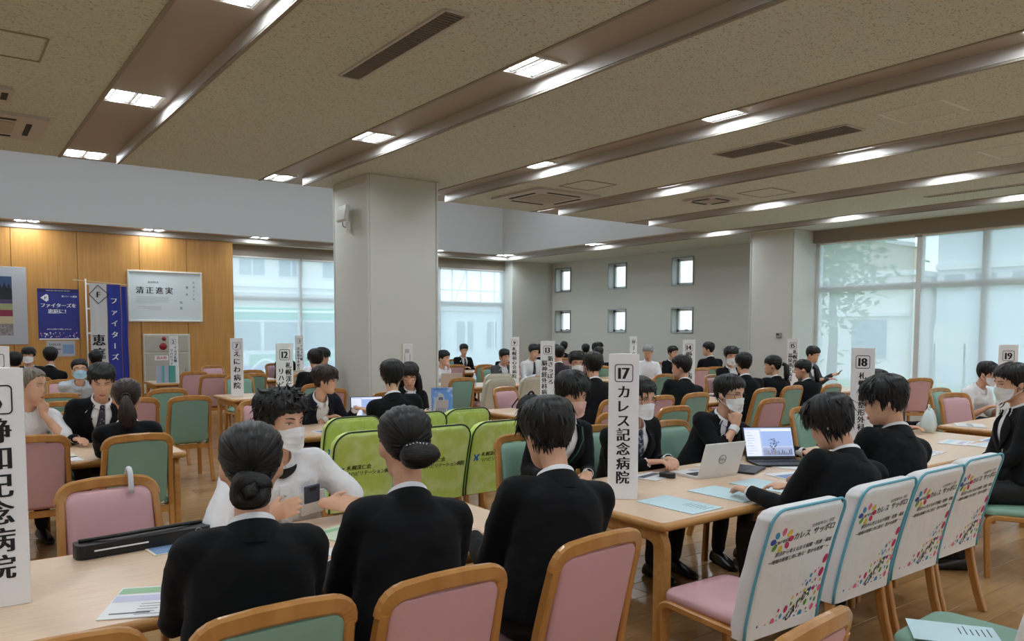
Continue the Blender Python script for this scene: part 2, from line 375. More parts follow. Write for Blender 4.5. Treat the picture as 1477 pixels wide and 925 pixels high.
# ---- six small square windows set deep in the right wall
n = 4
for yi in (1, 3, 5):
    for zi in (1, 3):
        y0, y1, z0, z1 = ys[yi], ys[yi+1], zs[zi], zs[zi+1]; cy, cz = (y0+y1)/2, (z0+z1)/2
        f = MB()
        for (dy, dz, sy, sz) in ((0, (z1-z0)/2, y1-y0+.02, .03), (0, -(z1-z0)/2, y1-y0+.02, .03), ((y1-y0)/2, 0, .03, z1-z0), (-(y1-y0)/2, 0, .03, z1-z0)):
            f.box((X_R-.004, cy+dy, cz+dz), (.03, sy, sz))
        w = struct('window_%d' % n, f, M_grey_metal); n += 1
        s = MB()
        for (dy, dz, sy, sz) in ((0, (z1-z0)/2-.04, y1-y0, .06), (0, -(z1-z0)/2+.04, y1-y0, .06), ((y1-y0)/2-.03, 0, .06, z1-z0), (-(y1-y0)/2+.03, 0, .06, z1-z0)):
            s.box((X_R+.22, cy+dy, cz+dz), (.06, sy, sz))
        s.build('sash', M_frame, w); quad((X_R+.22, y0, z0), (X_R+.22, y1, z0), (X_R+.22, y1, z1), (X_R+.22, y0, z1)).build('pane', M_glass, w)
        if zi == 1: MB().box((X_R+.16, cy, z0+.07), (.05, .09, .02), ch=.004).box((X_R+.13, cy-.03, z0+.075), (.07, .02, .015)).build('latch', M_black, w)
# ---- ceiling lights
M_emit = mat('lamp_diffuser', (255, 255, 255), .5, emit=((236, 246, 255), LAMP))
M_emit2 = mat('lamp_reflector', (240, 242, 245), .25, emit=((244, 248, 255), LAMP*.3))
M_emit2.cycles.emission_sampling = 'NONE'
def lamp_proto():
    fr = MB()
    for (x, y, dx, dy) in ((0, .2, .44, .02), (0, -.2, .44, .02), (.21, 0, .02, .4), (-.21, 0, .02, .4), (0, 0, .016, .4)): fr.box((x, y, -.004), (dx, dy, .016))
    d = MB()
    d.box((0, 0, .006), (.19, .37, .004), 1)
    d.add([(-.055, -.185, -.002), (-.055, .185, -.002), (.055, .185, -.002), (.055, -.185, -.002)], [(0, 1, 2, 3)], 0)
    d.box((-.06, 0, 0), (.008, .37, .01), 2); d.box((.06, 0, 0), (.008, .37, .01), 2)
    return fr.mesh('frame', M_white_metal), d.mesh('diffuser', [M_emit, M_emit2, M_white_metal])
lf, ld = lamp_proto()
def lamp(x, y, rz, label, group):
    t = thing('ceiling_light', label, 'light', (x, y, Z1-.004), rz, group)
    link('frame', lf, t); link('diffuser', ld, t, (-.105, 0, 0)); link('diffuser', ld, t, (.105, 0, 0))
LYS = [10.25, 7.52, 4.79, 2.07, -.66, -3.3]
for i, x2 in enumerate(CX2):
    for j, y in enumerate(LYS):
        if i < 2 and j == 0: pass
        lamp(x2-.3, y, 0, 'recessed twin-cell ceiling light, %s trough from the left, %s from the light well' % (ORD[i], ORD[j]), 'trough ceiling lights')
for i, x in enumerate([-2.9, -.76, 1.44, 3.64, 5.83, 8.1, 10.35, 12.47]):
    lamp(x, 17.13, 0, 'recessed twin-cell ceiling light above the far wall, %s from the left' % ORD[i], 'far wall ceiling lights')
for i, y in enumerate([13.64, 10.25, 7.52, 4.79, 2.07, -.66]):
    lamp(12.47, y, 0, 'recessed twin-cell ceiling light in the right-hand trough, %s from the far corner' % ORD[i], 'right trough ceiling lights')
# ---- ceiling grilles, hatches, air conditioners
def grille(x0, x1, y0, y1, label, parts=1):
    t = thing('air_grille', label, 'vent', ((x0+x1)/2, (y0+y1)/2, Z0), 0); w, h = x1-x0, y1-y0
    f = MB()
    for (x, y, dx, dy) in ((0, h/2, w, .02), (0, -h/2, w, .02), (w/2, 0, .02, h), (-w/2, 0, .02, h)): f.box((x, y, -.006), (dx, dy, .012))
    if parts == 2: f.box((0, 0, -.006), (w, .03, .012))
    f.build('frame', M_face, t); MB().box((0, 0, -.002), (w-.02, h-.02, .004)).build('backing', M_dark, t)
    k = int(h/.035); sl = MB().box((0, 0, 0), (w-.03, .006, .01)).mesh('slat', M_trim)
    for i in range(k): link('slat', sl, t, (0, -h/2+.03+(h-.06)*i/(k-1), -.008))
grille(2.5, 2.66, 4.05, 5.56, 'long slatted air grille in the ceiling above the near tables')
grille(6.82, 7.15, 4.04, 5.57, 'two-part dark air grille in the ceiling above the right tables', 2)
grille(11.36, 11.46, 3.2, 5.5, 'thin linear slot diffuser in the ceiling by the right windows')
def hatch(x0, x1, y0, y1, label, bright=True):
    t = thing('ceiling_hatch', label, 'hatch', ((x0+x1)/2, (y0+y1)/2, Z0), 0); w, h = x1-x0, y1-y0
    f = MB()
    for (x, y, dx, dy) in ((0, h/2, w, .022), (0, -h/2, w, .022), (w/2, 0, .012, h), (-w/2, 0, .012, h)): f.box((x, y, -.003), (dx, dy, .006))
    f.build('frame', M_white if bright else M_trim, t); MB().box((0, 0, -.001), (w-.03, h-.03, .004)).build('lid', M_ceil, t)
hatch(6.72, 7.23, 3.15, 3.69, 'square ceiling access hatch with bright edges next to the two-part grille')
hatch(8.93, 9.5, 3.2, 3.8, 'square ceiling access hatch nearest the right edge, beyond the two-part grille')
hatch(.13, .665, 6.03, 6.58, 'square ceiling access hatch at the upper left', False)
hatch(6.72, 7.25, 7.5, 8.03, 'square ceiling access hatch beside the cassette air conditioner near the column', False)
hatch(9.05, 9.6, 6.4, 6.95, 'square ceiling access hatch beside the small diffuser', False)
def cassette(cx, cy, s, label):
    t = thing('ceiling_air_conditioner', label, 'air conditioner', (cx, cy, Z0), 0)
    MB().poly(rrect(s, s, .06, 4), -.03, 0).build('panel', M_face, t)
    MB().poly(rrect(s*.5, s*.5, .04, 4), -.036, -.028).build('intake_grille', M_strip, t)
    sl = MB().box((0, 0, 0), (s*.5, .045, .012)).mesh('louver_slot', M_dark)
    for k in range(4): a = k*PI/2; link('louver_slot', sl, t, (math.cos(a)*s*.36, math.sin(a)*s*.36, -.03), (0, 0, a+PI/2))
cassette(7.1, 8.8, 1.15, 'square ceiling cassette air conditioner right of the column')
cassette(.4, 8.75, 1.0, 'square ceiling cassette air conditioner at the left edge above the wood wall')
cassette(9.15, 7.5, .6, 'small square ceiling diffuser between the fourth and fifth troughs')
cassette(.36, 7.6, .42, 'small square ceiling vent at the left edge near the hatch')
# ================================================================== FURNITURE
M_cw = wood('chair_beech', (190, 136, 74), (172, 118, 58), .32, (3, 3, .6), 6, .25)
M_tw = wood('table_edge_beech', (196, 146, 84), (178, 126, 66), .35, (.6, 6, 6), 6, .2)
M_tt = mat('table_laminate', (230, 203, 176), .32, var=(5, (220, 190, 160), (1, 14, 14), .35, .65))
M_pink = mat('pink_vinyl', (204, 160, 164), .45, bump=(260, .08)); M_green = mat('green_vinyl', (128, 166, 149), .45, bump=(260, .08))
M_tag = mat('care_tag', (222, 224, 220), .6)
def bez(p0, p1, p2, n=6):
    return [tuple((1-t)**2*a+2*t*(1-t)*b+t*t*c for a, b, c in zip(p0, p1, p2)) for t in [i/n for i in range(n+1)]]
def rectprof(w, h, c=.005): return [(-w/2+c, -h/2), (w/2-c, -h/2), (w/2, -h/2+c), (w/2, h/2-c), (w/2-c, h/2), (-w/2+c, h/2), (-w/2, h/2-c), (-w/2, -h/2+c)]
def backy(z):   # centre plane of the reclined, slightly curved backrest
    t = (z-.43)/.47; return -.205-.085*t-.035*t*t
def chair_meshes():
    d = {}
    # rear post: floor -> seat -> top
    def post(sx):
        pts = []
        for z in (0, .1, .2, .3, .4, .5, .6, .7, .78, .825):
            y = backy(z) if z >= .4 else -.205-.09*((.4-z)/.4)**1.6
            x = sx*(.216-.022*max(0, (z-.4)/.45))
            pts.append((x, y, z))
        m = MB(); m.sweep(pts, rectprof(.032, .042, .006), up=(0, 1, 0)); return m.mesh('back_post', M_cw)
    d['postL'], d['postR'] = post(-1), post(1)
    # top rail: bent wood with rounded corners
    pts = []; w = .196
    for x, z in bez((-w, .815), (-w, .882), (-w+.075, .884))+[(-.06, .890), (.06, .890)]+bez((w-.075, .884), (w, .882), (w, .815)):
        pts.append((x, backy(z)-.012*(1-(x/w)**2), z))
    d['top_rail'] = MB().sweep(pts, rectprof(.052, .03, .008), up=(0, 1, 0)).mesh('top_rail', M_cw)
    # front leg bending back into the seat rail
    def fleg(sx):
        pts = [(sx*.216, .215, 0), (sx*.216, .225, .2), (sx*.216, .23, .31)]+bez((sx*.216, .232, .33), (sx*.216, .235, .395), (sx*.216, .17, .398))+[(sx*.216, .05, .393), (sx*.216, -.1, .388), (sx*.216, -.2, .385)]
        return MB().sweep(pts, rectprof(.032, .04, .006), up=(sx, 0, 0)).mesh('front_leg', M_cw)
    d['flegL'], d['flegR'] = fleg(-1), fleg(1)
    d['stretcher'] = MB().box((0, .19, .375), (.41, .022, .045), ch=.004).mesh('stretcher', M_cw); d['stretcher2'] = MB().box((0, -.2, .37), (.41, .022, .045), ch=.004).mesh('stretcher', M_cw)
    # seat cushion
    rings = []
    for k, (ins, z) in enumerate(((.012, .402), (0, .412), (0, .432), (.008, .446), (.03, .455), (.07, .46), (.15, .462))):
        rings.append([(x*(1-ins/.23), .012+y*(1-ins/.225), z) for x, y in [(a, b) for a, b in rrect(.435, .45, .06, 5)]])
    for c, m in (('pink', M_pink), ('green', M_green)):
        d['seat_'+c] = MB().loft(rings).mesh('seat', m, True, 50)
        # backrest pad, slim cushion seen from both sides
        r2 = []
        for off, ins in ((-.021, .02), (-.018, .006), (-.006, 0), (.008, 0), (.022, .008), (.03, .03), (.034, .08)):
            r2.append([(x, backy(z)+off-.010*(1-(x/.19)**2), z) for x, z in [(a*(1-ins/.19), .635+(b)*(1-ins/.23)) for a, b in rrect(.368, .45, .05, 5)]])
        d['back_'+c] = MB().loft(r2).mesh('backrest', m, True, 50)
    d['tag'] = MB().box((.14, backy(.43)-.018, .425), (.05, .003, .024)).mesh('care_tag', M_tag)
    return d
CM = chair_meshes()
CHAIRS = []
def chair(x, y, rz, color, label, group='dining chairs', tagged=True):
    CHAIRS.append((x, y, rz))
    t = thing('dining_chair', label, 'chair', (x, y, 0), rz, group)
    for k, nm in (('seat_'+color, 'seat'), ('back_'+color, 'backrest'), ('postL', 'back_post'), ('postR', 'back_post'), ('top_rail', 'top_rail'), ('flegL', 'front_leg'), ('flegR', 'front_leg'), ('stretcher', 'stretcher'), ('stretcher2', 'stretcher')): link(nm, CM[k], t)
    if tagged: link('care_tag', CM['tag'], t)
    return t
def chN(x, yb, color, label, rz=0, **k): return chair(x, yb+.32, rz, color, label, **k)     # back top at yb, facing away
def chS(x, yb, color, label, rz=PI, **k): return chair(x, yb-.32, rz, color, label, **k)
# ---- slip covers pulled over chair backs
M_lime = mat('lime_print_fabric', (202, 228, 108), .5, var=(9, (228, 242, 172), (1, 1, 1), .45, .7), bump=(9, .5, (3, 1, 1), .02), sheen=.3)
M_limepipe = mat('dark_green_piping', (38, 58, 30), .6)
M_cwhite = mat('white_cover_fabric', (230, 230, 231), .6, bump=(7, .45, (1.5, 1, 1), .02)); M_teal = mat('teal_piping', (96, 170, 192), .5)
M_cream = mat('cream_cover_vinyl', (214, 210, 194), .5, bump=(9, .4, (2, 1, .6), .02)); M_creampipe = mat('cream_piping', (190, 184, 160), .6)
M_ink = mat('print_ink_dark', (24, 26, 30), .6); M_blue = mat('print_blue', (30, 110, 190), .6)
def cover_meshes(m_f, m_p, w, ztop, zbot, r):
    def half(z): return w/2 if z <= ztop-r else w/2-r+math.sqrt(max(0, r*r-(z-ztop+r)**2))
    zz = [zbot+(ztop-r-zbot)*k/8 for k in range(9)]+[ztop-r+r*math.sin(PI/2*k/9) for k in range(1, 10)]; rings = []
    for i, z in enumerate(zz):
        a = max(half(z), .03)+.003*math.sin(i*2.1); th = .046*min(1, math.sqrt(max(.03, (ztop+.004-z)/.03)))
        rings.append([(x, backy(max(z, .4))+.004+y, z) for x, y in rrect(2*a, 2*th, th*.7, 3)])
    skin = MB().loft(rings, 0).mesh('cover_skin', m_f, True, 70)
    L_ = [(-half(z), z) for z in zz]+[(half(z), z) for z in reversed(zz)]
    pipe = MB().tube([(x, backy(max(z, .4))-.036, z) for x, z in L_], .006, 6, up=(0, 1, 0)).mesh('piping', m_p, True)
    return skin, pipe
CV = {'lime': cover_meshes(M_lime, M_limepipe, .476, .915, .36, .11), 'white': cover_meshes(M_cwhite, M_teal, .476, .92, .37, .06), 'cream': cover_meshes(M_cream, M_creampipe, .476, .92, .4, .09)}
def rear_point(x, z, off=-.0426): return Vector((x, backy(max(z, .4))+off, z))
def rear_text(mb, s, x, z, size, bold=.02, mi=0, tilt=0.0, wscale=1.0, left=True):
    """lettering on the rear face of a cover; reads correctly from behind (-y)"""
    sl = (backy(z+.1)-backy(z-.1))/.2; up = Vector((0, sl, 1)).normalized(); right = Vector((1, sl*tilt, tilt)).normalized()
    put_text(mb, s, rear_point(x, z, -.0438), right, up, size, bold=bold, mi=mi, center=not left, wscale=wscale)
def disc(mb, c, rx, rz, ang, mi, n=12):
    v = []
    for i in range(n):
        a = 2*PI*i/n; dx, dz = rx*math.cos(a), rz*math.sin(a)
        x, z = c[0]+dx*math.cos(ang)-dz*math.sin(ang), c[1]+dx*math.sin(ang)+dz*math.cos(ang); v.append(rear_point(x, z, -.0432))
    mb.add(v, [tuple(range(n))], mi)
DOTC = [mat('dot_'+n, c, .6) for n, c in (('magenta', (196, 36, 96)), ('blue', (40, 72, 160)), ('green', (96, 152, 50)), ('yellow', (222, 188, 60)), ('sky', (60, 140, 190)), ('pink', (220, 100, 140)))]
lp = MB(); rear_text(lp, '札幌渓仁会', -.135, .665, .036, .02); rear_text(lp, 'リハビリテーション病院', -.135, .622, .036, .02, wscale=.88)
lk = MB()
for pts in ([(-.205, .62), (-.192, .62), (-.176, .645), (-.192, .67), (-.205, .67), (-.192, .645)], [(-.178, .62), (-.16, .62), (-.16, .634), (-.168, .645), (-.16, .656), (-.148, .67), (-.17, .67), (-.182, .645)]):
    lk.add([rear_point(x, z, -.0432) for x, z in pts], [tuple(range(len(pts)))], 0)
PRINT_LIME = (lp.mesh('lettering', M_ink), lk.mesh('logo', M_blue))
wp_ = MB(); rear_text(wp_, 'カレス サッポロ', -.075, .79, .036, .02, tilt=.05); rear_text(wp_, '社会医療法人 社団', .03, .824, .017, .0, tilt=.05)
rear_text(wp_, '原点から考えなおす保健・医療・福祉', -.165, .728, .0215, .02, tilt=.04); rear_text(wp_, '〜地域の皆様と共に創る“豊かな医療”〜', -.195, .696, .0205, .02, tilt=.04)
rear_text(wp_, 'caress', -.188, .782, .03, .02, tilt=.1)
rear_text(wp_, 'caress', -.0, .425, .075, .02, tilt=.8)
wd_ = MB(); rr = random.Random(5)
for k in range(8):
    a = k*PI/4; disc(wd_, (-.145+.055*math.cos(a), .787+.036*math.sin(a)), .017, .013, a, (0, 3, 5, 4, 1, 2, 3, 0)[k])
pl_ = []
for k in range(1500):
    x = rr.uniform(-.2, .215); z = rr.uniform(.40, .66)
    lim = .42+max(0, (x+.2)/.415)**1.6*.26
    r = rr.choice((.004, .006, .008, .011, .015, .02))*(.7+.5*(x+.2)/.4)
    if z > lim or any(math.hypot(x-p[0], (z-p[1])/1.25) < r+p[2]+.004 for p in pl_): continue
    pl_.append((x, z, r)); disc(wd_, (x, z), r*.85, r*1.2, -.35, rr.randrange(6))
PRINT_WHITE = (wp_.mesh('lettering', M_ink), wd_.mesh('dot_print', DOTC))
def cover(parent, kind, label=None):
    skin, pipe = CV[kind]; c = link('slip_cover', skin, parent); link('piping', pipe, c)
    if label: c['label'] = label
    if kind == 'lime': link('lettering', PRINT_LIME[0], c)['kind'] = 'stuff'; link('logo', PRINT_LIME[1], c)
    if kind == 'white': link('lettering', PRINT_WHITE[0], c)['kind'] = 'stuff'; link('dot_print', PRINT_WHITE[1], c)['kind'] = 'stuff'
def chC(x, yb, color, kind, label, rz=0, **k):
    t = chN(x, yb, color, label, rz, **k); cover(t, kind); return t
# ---- the chairs (position of the top of the back)
W = 'white printed slip cover with teal edging'
chN(.165, 1.965, 'pink', 'dining chair at the bottom left corner, left of the green near chair', .0)
chN(.665, 1.88, 'green', 'green near chair behind the woman with the round low bun')
chN(1.15, 1.86, 'pink', 'pink near chair behind the woman with the clipped-up hair', .0)
chN(1.765, 1.9, 'pink', 'pink near chair behind the young man at the table end', .06)
chN(1.63, 1.03, 'pink', 'pink chair cut off at the bottom edge below the printed covers', .1)
chC(2.755, 1.76, 'pink', 'white', 'empty pink chair in '+W+', nearest of the row', -.03)
chC(3.43, 1.80, 'green', 'white', 'chair in '+W+', under the short-haired sitter')
chC(3.97, 1.82, 'green', 'white', 'chair in '+W+', under the young man facing sign 18')
chC(4.53, 1.86, 'pink', 'white', 'empty chair in '+W+', farthest of the row')
chC(3.1, .92, 'green', 'white', 'chair in printed slip cover at the lower right corner, leaflet on its green seat', .05)
chS(.626, 3.96, 'pink', 'pink chair across the near table with an umbrella hooked on it', PI+.05, tagged=False)
chS(1.33, 3.96, 'green', 'green chair under the masked man in white at the near table', PI, tagged=False)
chS(3.02, 4.06, 'green', 'green chair under the woman in the pink mask', PI-.25, tagged=False)
chS(3.78, 4.1, 'green', 'green chair under the masked man with the striped tie', PI, tagged=False)
chS(4.45, 4.0, 'green', 'green chair under the man resting chin on fist', PI, tagged=False)
chS(6.22, 4.02, 'green', 'green chair facing the camera just right of the open black laptop', PI-.1, tagged=False)
chS(6.95, 4.05, 'pink', 'chair under the long-haired woman behind sign 18', PI, tagged=False)
chS(8.89, 3.98, 'pink', 'pink chair by the right window, beside the man leaning in white shirt', PI-.35, tagged=False)
chair(5.72, 2.08, .6, 'green', 'green chair under the masked man at the right edge')
for x, y, l in ((2.31, 4.77, 'front row, left, beside the masked man in white'), (2.87, 4.72, 'front row, middle, behind the clipped-up hair'), (3.38, 4.74, 'front row, right, next to plain green chair')):
    chC(x, y, 'green', 'lime', 'chair in bright lime slip cover, '+l)
for x, y, l in ((2.6, 5.6, 'back row, left, before the pointing man'), (3.2, 5.58, 'back row, middle, under the dark-suited man'), (3.68, 5.63, 'back row, right, below the brochure stand')):
    chC(x, y, 'green', 'lime', 'chair in bright lime slip cover, '+l)
chN(.47, 5.8, 'pink', 'pink chair just right of sign 6, before the man in white'); chN(1.04, 5.51, 'green', 'green chair under the woman with the brown ponytail')
chS(.98, 7.38, 'green', 'chair under the smiling man in the dark suit', PI, tagged=False); chS(.42, 7.42, 'pink', 'chair under the grey-haired man with hand on chin', PI, tagged=False)
chS(2.51, 7.5, 'pink', 'pink chair left of the pointing man, by sign 12', PI, tagged=False)
chS(3.95, 7.6, 'pink', 'chair under the woman in glasses by the column', PI, tagged=False); chS(3.0, 7.65, 'pink', 'chair under the man pointing at the laptop', PI, tagged=False)
chN(2.07, 8.33, 'green', 'green chair standing alone right of the ponytail, care tag at its foot'); chN(2.11, 9.47, 'green', 'green chair behind the lone green chair right of the ponytail')
chN(1.57, 8.37, 'pink', 'pink chair just beyond the brown ponytail'); chN(.91, 8.36, 'green', 'green chair behind the shoulder of the smiling man')
chN(1.0, 9.43, 'green', 'green chair in front of the man with glasses and blue mask'); chS(1.35, 11.9, 'pink', 'pink chair under the man with glasses and blue mask', PI, tagged=False)
chN(1.09, 12.77, 'green', 'green chair under the dark suit below the posters'); chN(3.63, 8.43, 'pink', 'pink chair beyond the laptop, left of the column')
chN(3.3, 13.0, 'pink', 'pink chair at the table of sign 2, left one'); chN(3.35, 12.06, 'pink', 'pink chair in front of the table of sign 2, right one')
chS(4.1, 14.9, 'pink', 'pink chair against the wood wall behind sign 2', PI, tagged=False); chN(3.9, 11.95, 'green', 'green chair just right of sign 7')
chS(3.55, 11.55, 'green', 'green chair at the table of sign 7, left side', PI, tagged=False); chN(4.2, 12.97, 'green', 'green chair behind sign 7 by the window')
chC(4.7, 12.2, 'green', 'cream', 'chair in plain white slip cover behind sign 12'); chS(4.55, 11.5, 'green', 'green chair below the far sign by the window', PI, tagged=False)
chN(3.85, 9.3, 'green', 'chair under the dark suit left of the column')
chN(6.0, 9.28, 'green', 'green chair right of the column, behind the brochure stand'); chC(6.17, 8.6, 'pink', 'cream', 'cream covered chair behind the backpack, front one')
chC(6.9, 9.67, 'pink', 'cream', 'cream covered chair behind the backpack, rear one'); chC(6.84, 8.7, 'pink', 'cream', 'cream covered chair just left of sign 13')
chS(5.5, 7.5, 'pink', 'pink chair holding the black backpack', PI+.2, tagged=False)
chN(8.09, 12.75, 'pink', 'pink chair in front of the facing man by the far window'); chN(8.6, 12.5, 'green', 'green chair in front of the facing man by the far window'); chN(9.3, 12.6, 'pink', 'chair in front of the far ponytailed woman')
chS(8.2, 11.75, 'green', 'green chair left of sign 9', PI, tagged=False)
chS(8.85, 11.7, 'pink', 'chair under the white-shirted man with tie', PI, tagged=False); chS(6.9, 11.75, 'green', 'chair under the man behind the beige laptop', PI, tagged=False); chS(4.95, 11.8, 'pink', 'chair under the white-shirted man left of the column', PI, tagged=False)
chN(8.0, 9.3, 'green', 'chair under the maroon-suited person'); chS(10.25, 10.1, 'green', 'chair under the silver-haired man', PI+.1, tagged=False)
chN(6.69, 5.62, 'green', 'green chair under the suited man turning left'); chN(6.1, 5.6, 'pink', 'pink chair beyond the man with the striped tie')
chN(5.35, 4.74, 'green', 'green chair left behind the man resting his chin'); chN(4.6, 4.72, 'pink', 'pink chair behind sign 17, by the woman in pink mask'); chN(6.79, 4.72, 'pink', 'pink chair right above the black laptop screen')
chN(5.45, 5.6, 'pink', 'pink chair under the suited man behind sign 17')
chN(7.92, 5.61, 'green', 'green chair under the dark-suited man left of the ponytail girl'); chN(8.55, 5.66, 'green', 'green chair under the long ponytail girl'); chN(9.24, 5.55, 'green', 'green chair under the small woman before sign 15')
chS(9.6, 7.75, 'pink', 'chair under the curly-haired masked man', PI, tagged=False); chS(11.7, 7.8, 'pink', 'chair under the man holding a phone by the window', PI, tagged=False)
chN(9.1, 8.3, 'green', 'green chair beyond the white-shirted far man'); chN(11.2, 9.3, 'pink', 'pink chair beyond sign 14'); chN(11.6, 5.47, 'pink', 'pink chair by the right window above the suitcase handle', -.5)
chS(6.45, 7.7, 'green', 'chair under the glasses-and-mask man beyond sign 13', PI, tagged=False)
# ---- tables
def table(x0, x1, y0, y1, label):
    t = thing('dining_table', label, 'table', ((x0+x1)/2, (y0+y1)/2, 0), 0, 'dining tables'); w, h = x1-x0, y1-y0
    MB().poly(rrect(w-.05, h-.05, .03, 4), .668, .7).build('table_top', M_tt, t)
    prof = [(-.02, -.02), (.005, -.022), (.016, -.014), (.021, 0), (.016, .012), (.005, .0185), (-.02, .0185)]
    MB().sweep([(a, b, .681) for a, b in reversed(rrect(w-.04, h-.04, .035, 5))], [(-a, b) for a, b in prof], closed=True).build('edge_band', M_tw, t, smooth=True, auto=50)
    for sx in (-1, 1):
        x = sx*(w/2-.075); r = .09
        pts = [(x, -h/2+.07, 0), (x, -h/2+.07, .3), (x, -h/2+.07, .52)]+bez((x, -h/2+.07, .55), (x, -h/2+.07, .63), (x, -h/2+.07+r, .632), 6)+[(x, 0, .632)]+bez((x, h/2-.07-r, .632), (x, h/2-.07, .63), (x, h/2-.07, .55), 6)+[(x, h/2-.07, .3), (x, h/2-.07, 0)]
        MB().sweep(pts, rectprof(.085, .045, .008), up=(1, 0, 0)).xf(Matrix()).build('leg_frame', M_tw, t)
    for sy in (-1, 1): MB().box((0, sy*(h/2-.16), .645), (w-.2, .025, .04), ch=.004).build('apron_rail', M_tw, t)
    return t
for x0, x1, y0, y1, l in ((-.45, 2.2, 2.55, 3.5, 'wooden dining table nearest the camera, three suited job seekers along it'), (2.66, 4.75, 2.42, 3.45, 'wooden dining table with two laptops and pale blue folders'),
    (5.2, 7.15, 2.45, 3.42, 'wooden dining table with scattered leaflets right of the black laptop'), (7.6, 9.6, 2.5, 3.5, 'wooden dining table at the right edge by the window'),
    (-.7, 1.45, 5.92, 6.85, 'wooden dining table between the smiling man and the ponytail woman'), (2.15, 4.4, 6.2, 7.15, 'wooden dining table behind the lime-covered chairs'),
    (4.8, 6.85, 6.2, 7.15, 'wooden dining table in front of the black backpack'), (7.25, 9.2, 6.2, 7.15, 'wooden dining table behind the suited man turning left'), (9.6, 11.6, 6.2, 7.15, 'wooden dining table before the man holding a phone'),
    (.2, 1.75, 9.95, 10.85, 'wooden dining table before the man with the blue mask'), (2.98, 5.0, 9.95, 10.85, 'wooden dining table beside the wood wall edge, two legs in view'), (5.75, 7.95, 9.95, 10.85, 'wooden dining table with beige laptop right of the column'),
    (8.3, 9.9, 9.95, 10.85, 'wooden dining table before the white-shirted man with tie'), (10.0, 12.0, 9.95, 10.85, 'wooden dining table before the silver-haired man'),
    (.3, 2.3, 13.5, 14.4, 'wooden dining table below the posters'), (2.8, 4.9, 13.5, 14.4, 'wooden dining table before the grey hydrant cabinet'), (5.1, 7.2, 13.5, 14.4, 'wooden dining table by the far left window'), (7.6, 9.6, 13.5, 14.4, 'wooden dining table by the far right window'), (10.0, 12.0, 13.5, 14.4, 'wooden dining table near the far corner')):
    table(x0, x1, y0, y1, l)
# ---- three-sided paper signs
M_paper = mat('sign_paper', (238, 238, 240), .7); M_signink = mat('sign_ink', (20, 20, 22), .7)
def sign(x, y, rz, num, cols, label, size=None, back=True):
    t = thing('table_sign', label, 'sign', (x, y, .7015), rz, 'numbered table signs'); s = .165; h = .77; ap = s/(2*math.sqrt(3))
    tri = [(-s/2, -ap), (s/2, -ap), (0, 2*ap)]
    pts = []
    for i in range(3):
        a, b, c = Vector(tri[i-1]), Vector(tri[i]), Vector(tri[(i+1) % 3]); pts += [tuple(b+(a-b).normalized()*.006), tuple(b+(c-b).normalized()*.006)]
    MB().poly(pts, 0, h).build('paper_prism', M_paper, t)
    mb = MB(); n = max(len(c) for c in cols); sz = size or min(.088, (h-.21)/(n*1.12))
    if len(cols) > 1: sz = size or min(.066, (h-.24)/((n+1)*1.08))
    for k in range(3):
        a = k*2*PI/3; nr = Vector((math.sin(a), -math.cos(a), 0)); r_ = Vector((math.cos(a), math.sin(a), 0)); o = nr*(ap+.0012)
        w2, h2 = .096, .094; zc = .67
        outer = rrect(w2, h2, .014, 4); inner = rrect(w2-.008, h2-.008, .011, 4); m_ = len(outer)
        P = [tuple(o+r_*u+Vector((0, 0, zc+v))) for u, v in outer+inner]
        mb.add(P, [(i, (i+1) % m_, m_+(i+1) % m_, m_+i) for i in range(m_)])
        put_text(mb, num, o+Vector((0, 0, zc)), r_, (0, 0, 1), .082 if len(num) < 3 else .06, bold=.045, wscale=.95)
        for ci, c in enumerate(cols):
            if len(cols) == 1:
                top = .57; avail = .53; pitch = min(1.75, avail/(len(c)*sz)); put_text(mb, c, o+Vector((0, 0, top)), r_, (0, 0, 1), sz, vertical=True, bold=.035, pitch=pitch)
            else:
                xo = (.033, -.035)[ci]; top = .575-(0 if ci == 0 else .05); put_text(mb, c, o+r_*xo+Vector((0, 0, top)), r_, (0, 0, 1), sz, vertical=True, bold=.035, pitch=1.05)
    mb.build('lettering', M_signink, t)['kind'] = 'stuff'; return t
def face(x, y): return -math.atan2(x, y)     # turn the front face towards the camera side
sign(.142, 2.99, -.03, '6', ['静和記念病院'], 'tall white sign 6 at the left edge of the near table')
sign(2.925, 2.956, -.72, '17', ['カレス記念病院'], 'tall white sign 17 in the middle of the picture')
sign(5.394, 3.0, -1.0-.22, '18', ['札幌清田整形外科病院'], 'tall white sign 18 behind two seated job seekers')
sign(7.82, 3.0, -1.2+.32, '19', ['国立病院機構', '北海道東北グループ'], 'tall white sign 19 at the right edge', size=.058)
sign(2.444, 6.7, -.35+.42, '12', ['札幌渓仁会', 'リハビリテーション病院'], 'white sign 12 behind the masked man in white', size=.056)
sign(5.453, 6.7, -.68, '13', ['新さっぽろ', '脳神経外科病院'], 'white sign 13 right of the backpack')
sign(7.802, 6.7, -.86, '14', ['愛全病院'], 'white sign 14 behind the suited man turning left')
sign(10.098, 6.7, -.98-.2, '15', ['札幌西円山', '温泉通り病院'], 'white sign 15 beside the man holding a phone')
sign(3.179, 10.4, -.3, '7', ['えにわ病院'], 'white sign 7 in front of the wood wall edge')
sign(7.75, 10.4, -.64, '9', ['札幌禎心会病院'], 'white sign 9 left of sign 13')
sign(10.512, 10.4, -.79+.6, '10', ['JCHO'], 'far white sign beyond sign 17')
sign(3.249, 14.0, -.23-.55, '2', ['イムス札幌', 'リハビリテーション病院'], 'far white sign 2 before the grey hydrant cabinet', size=.054)
sign(5.412, 14.0, -.37+.6, '3', ['イムス札幌', '消化器中央総合病院'], 'far white sign standing before the far left window', size=.058)
sign(.33, 6.5, -.06, '1', ['北海道医療'], 'white sign mostly hidden behind sign 6')
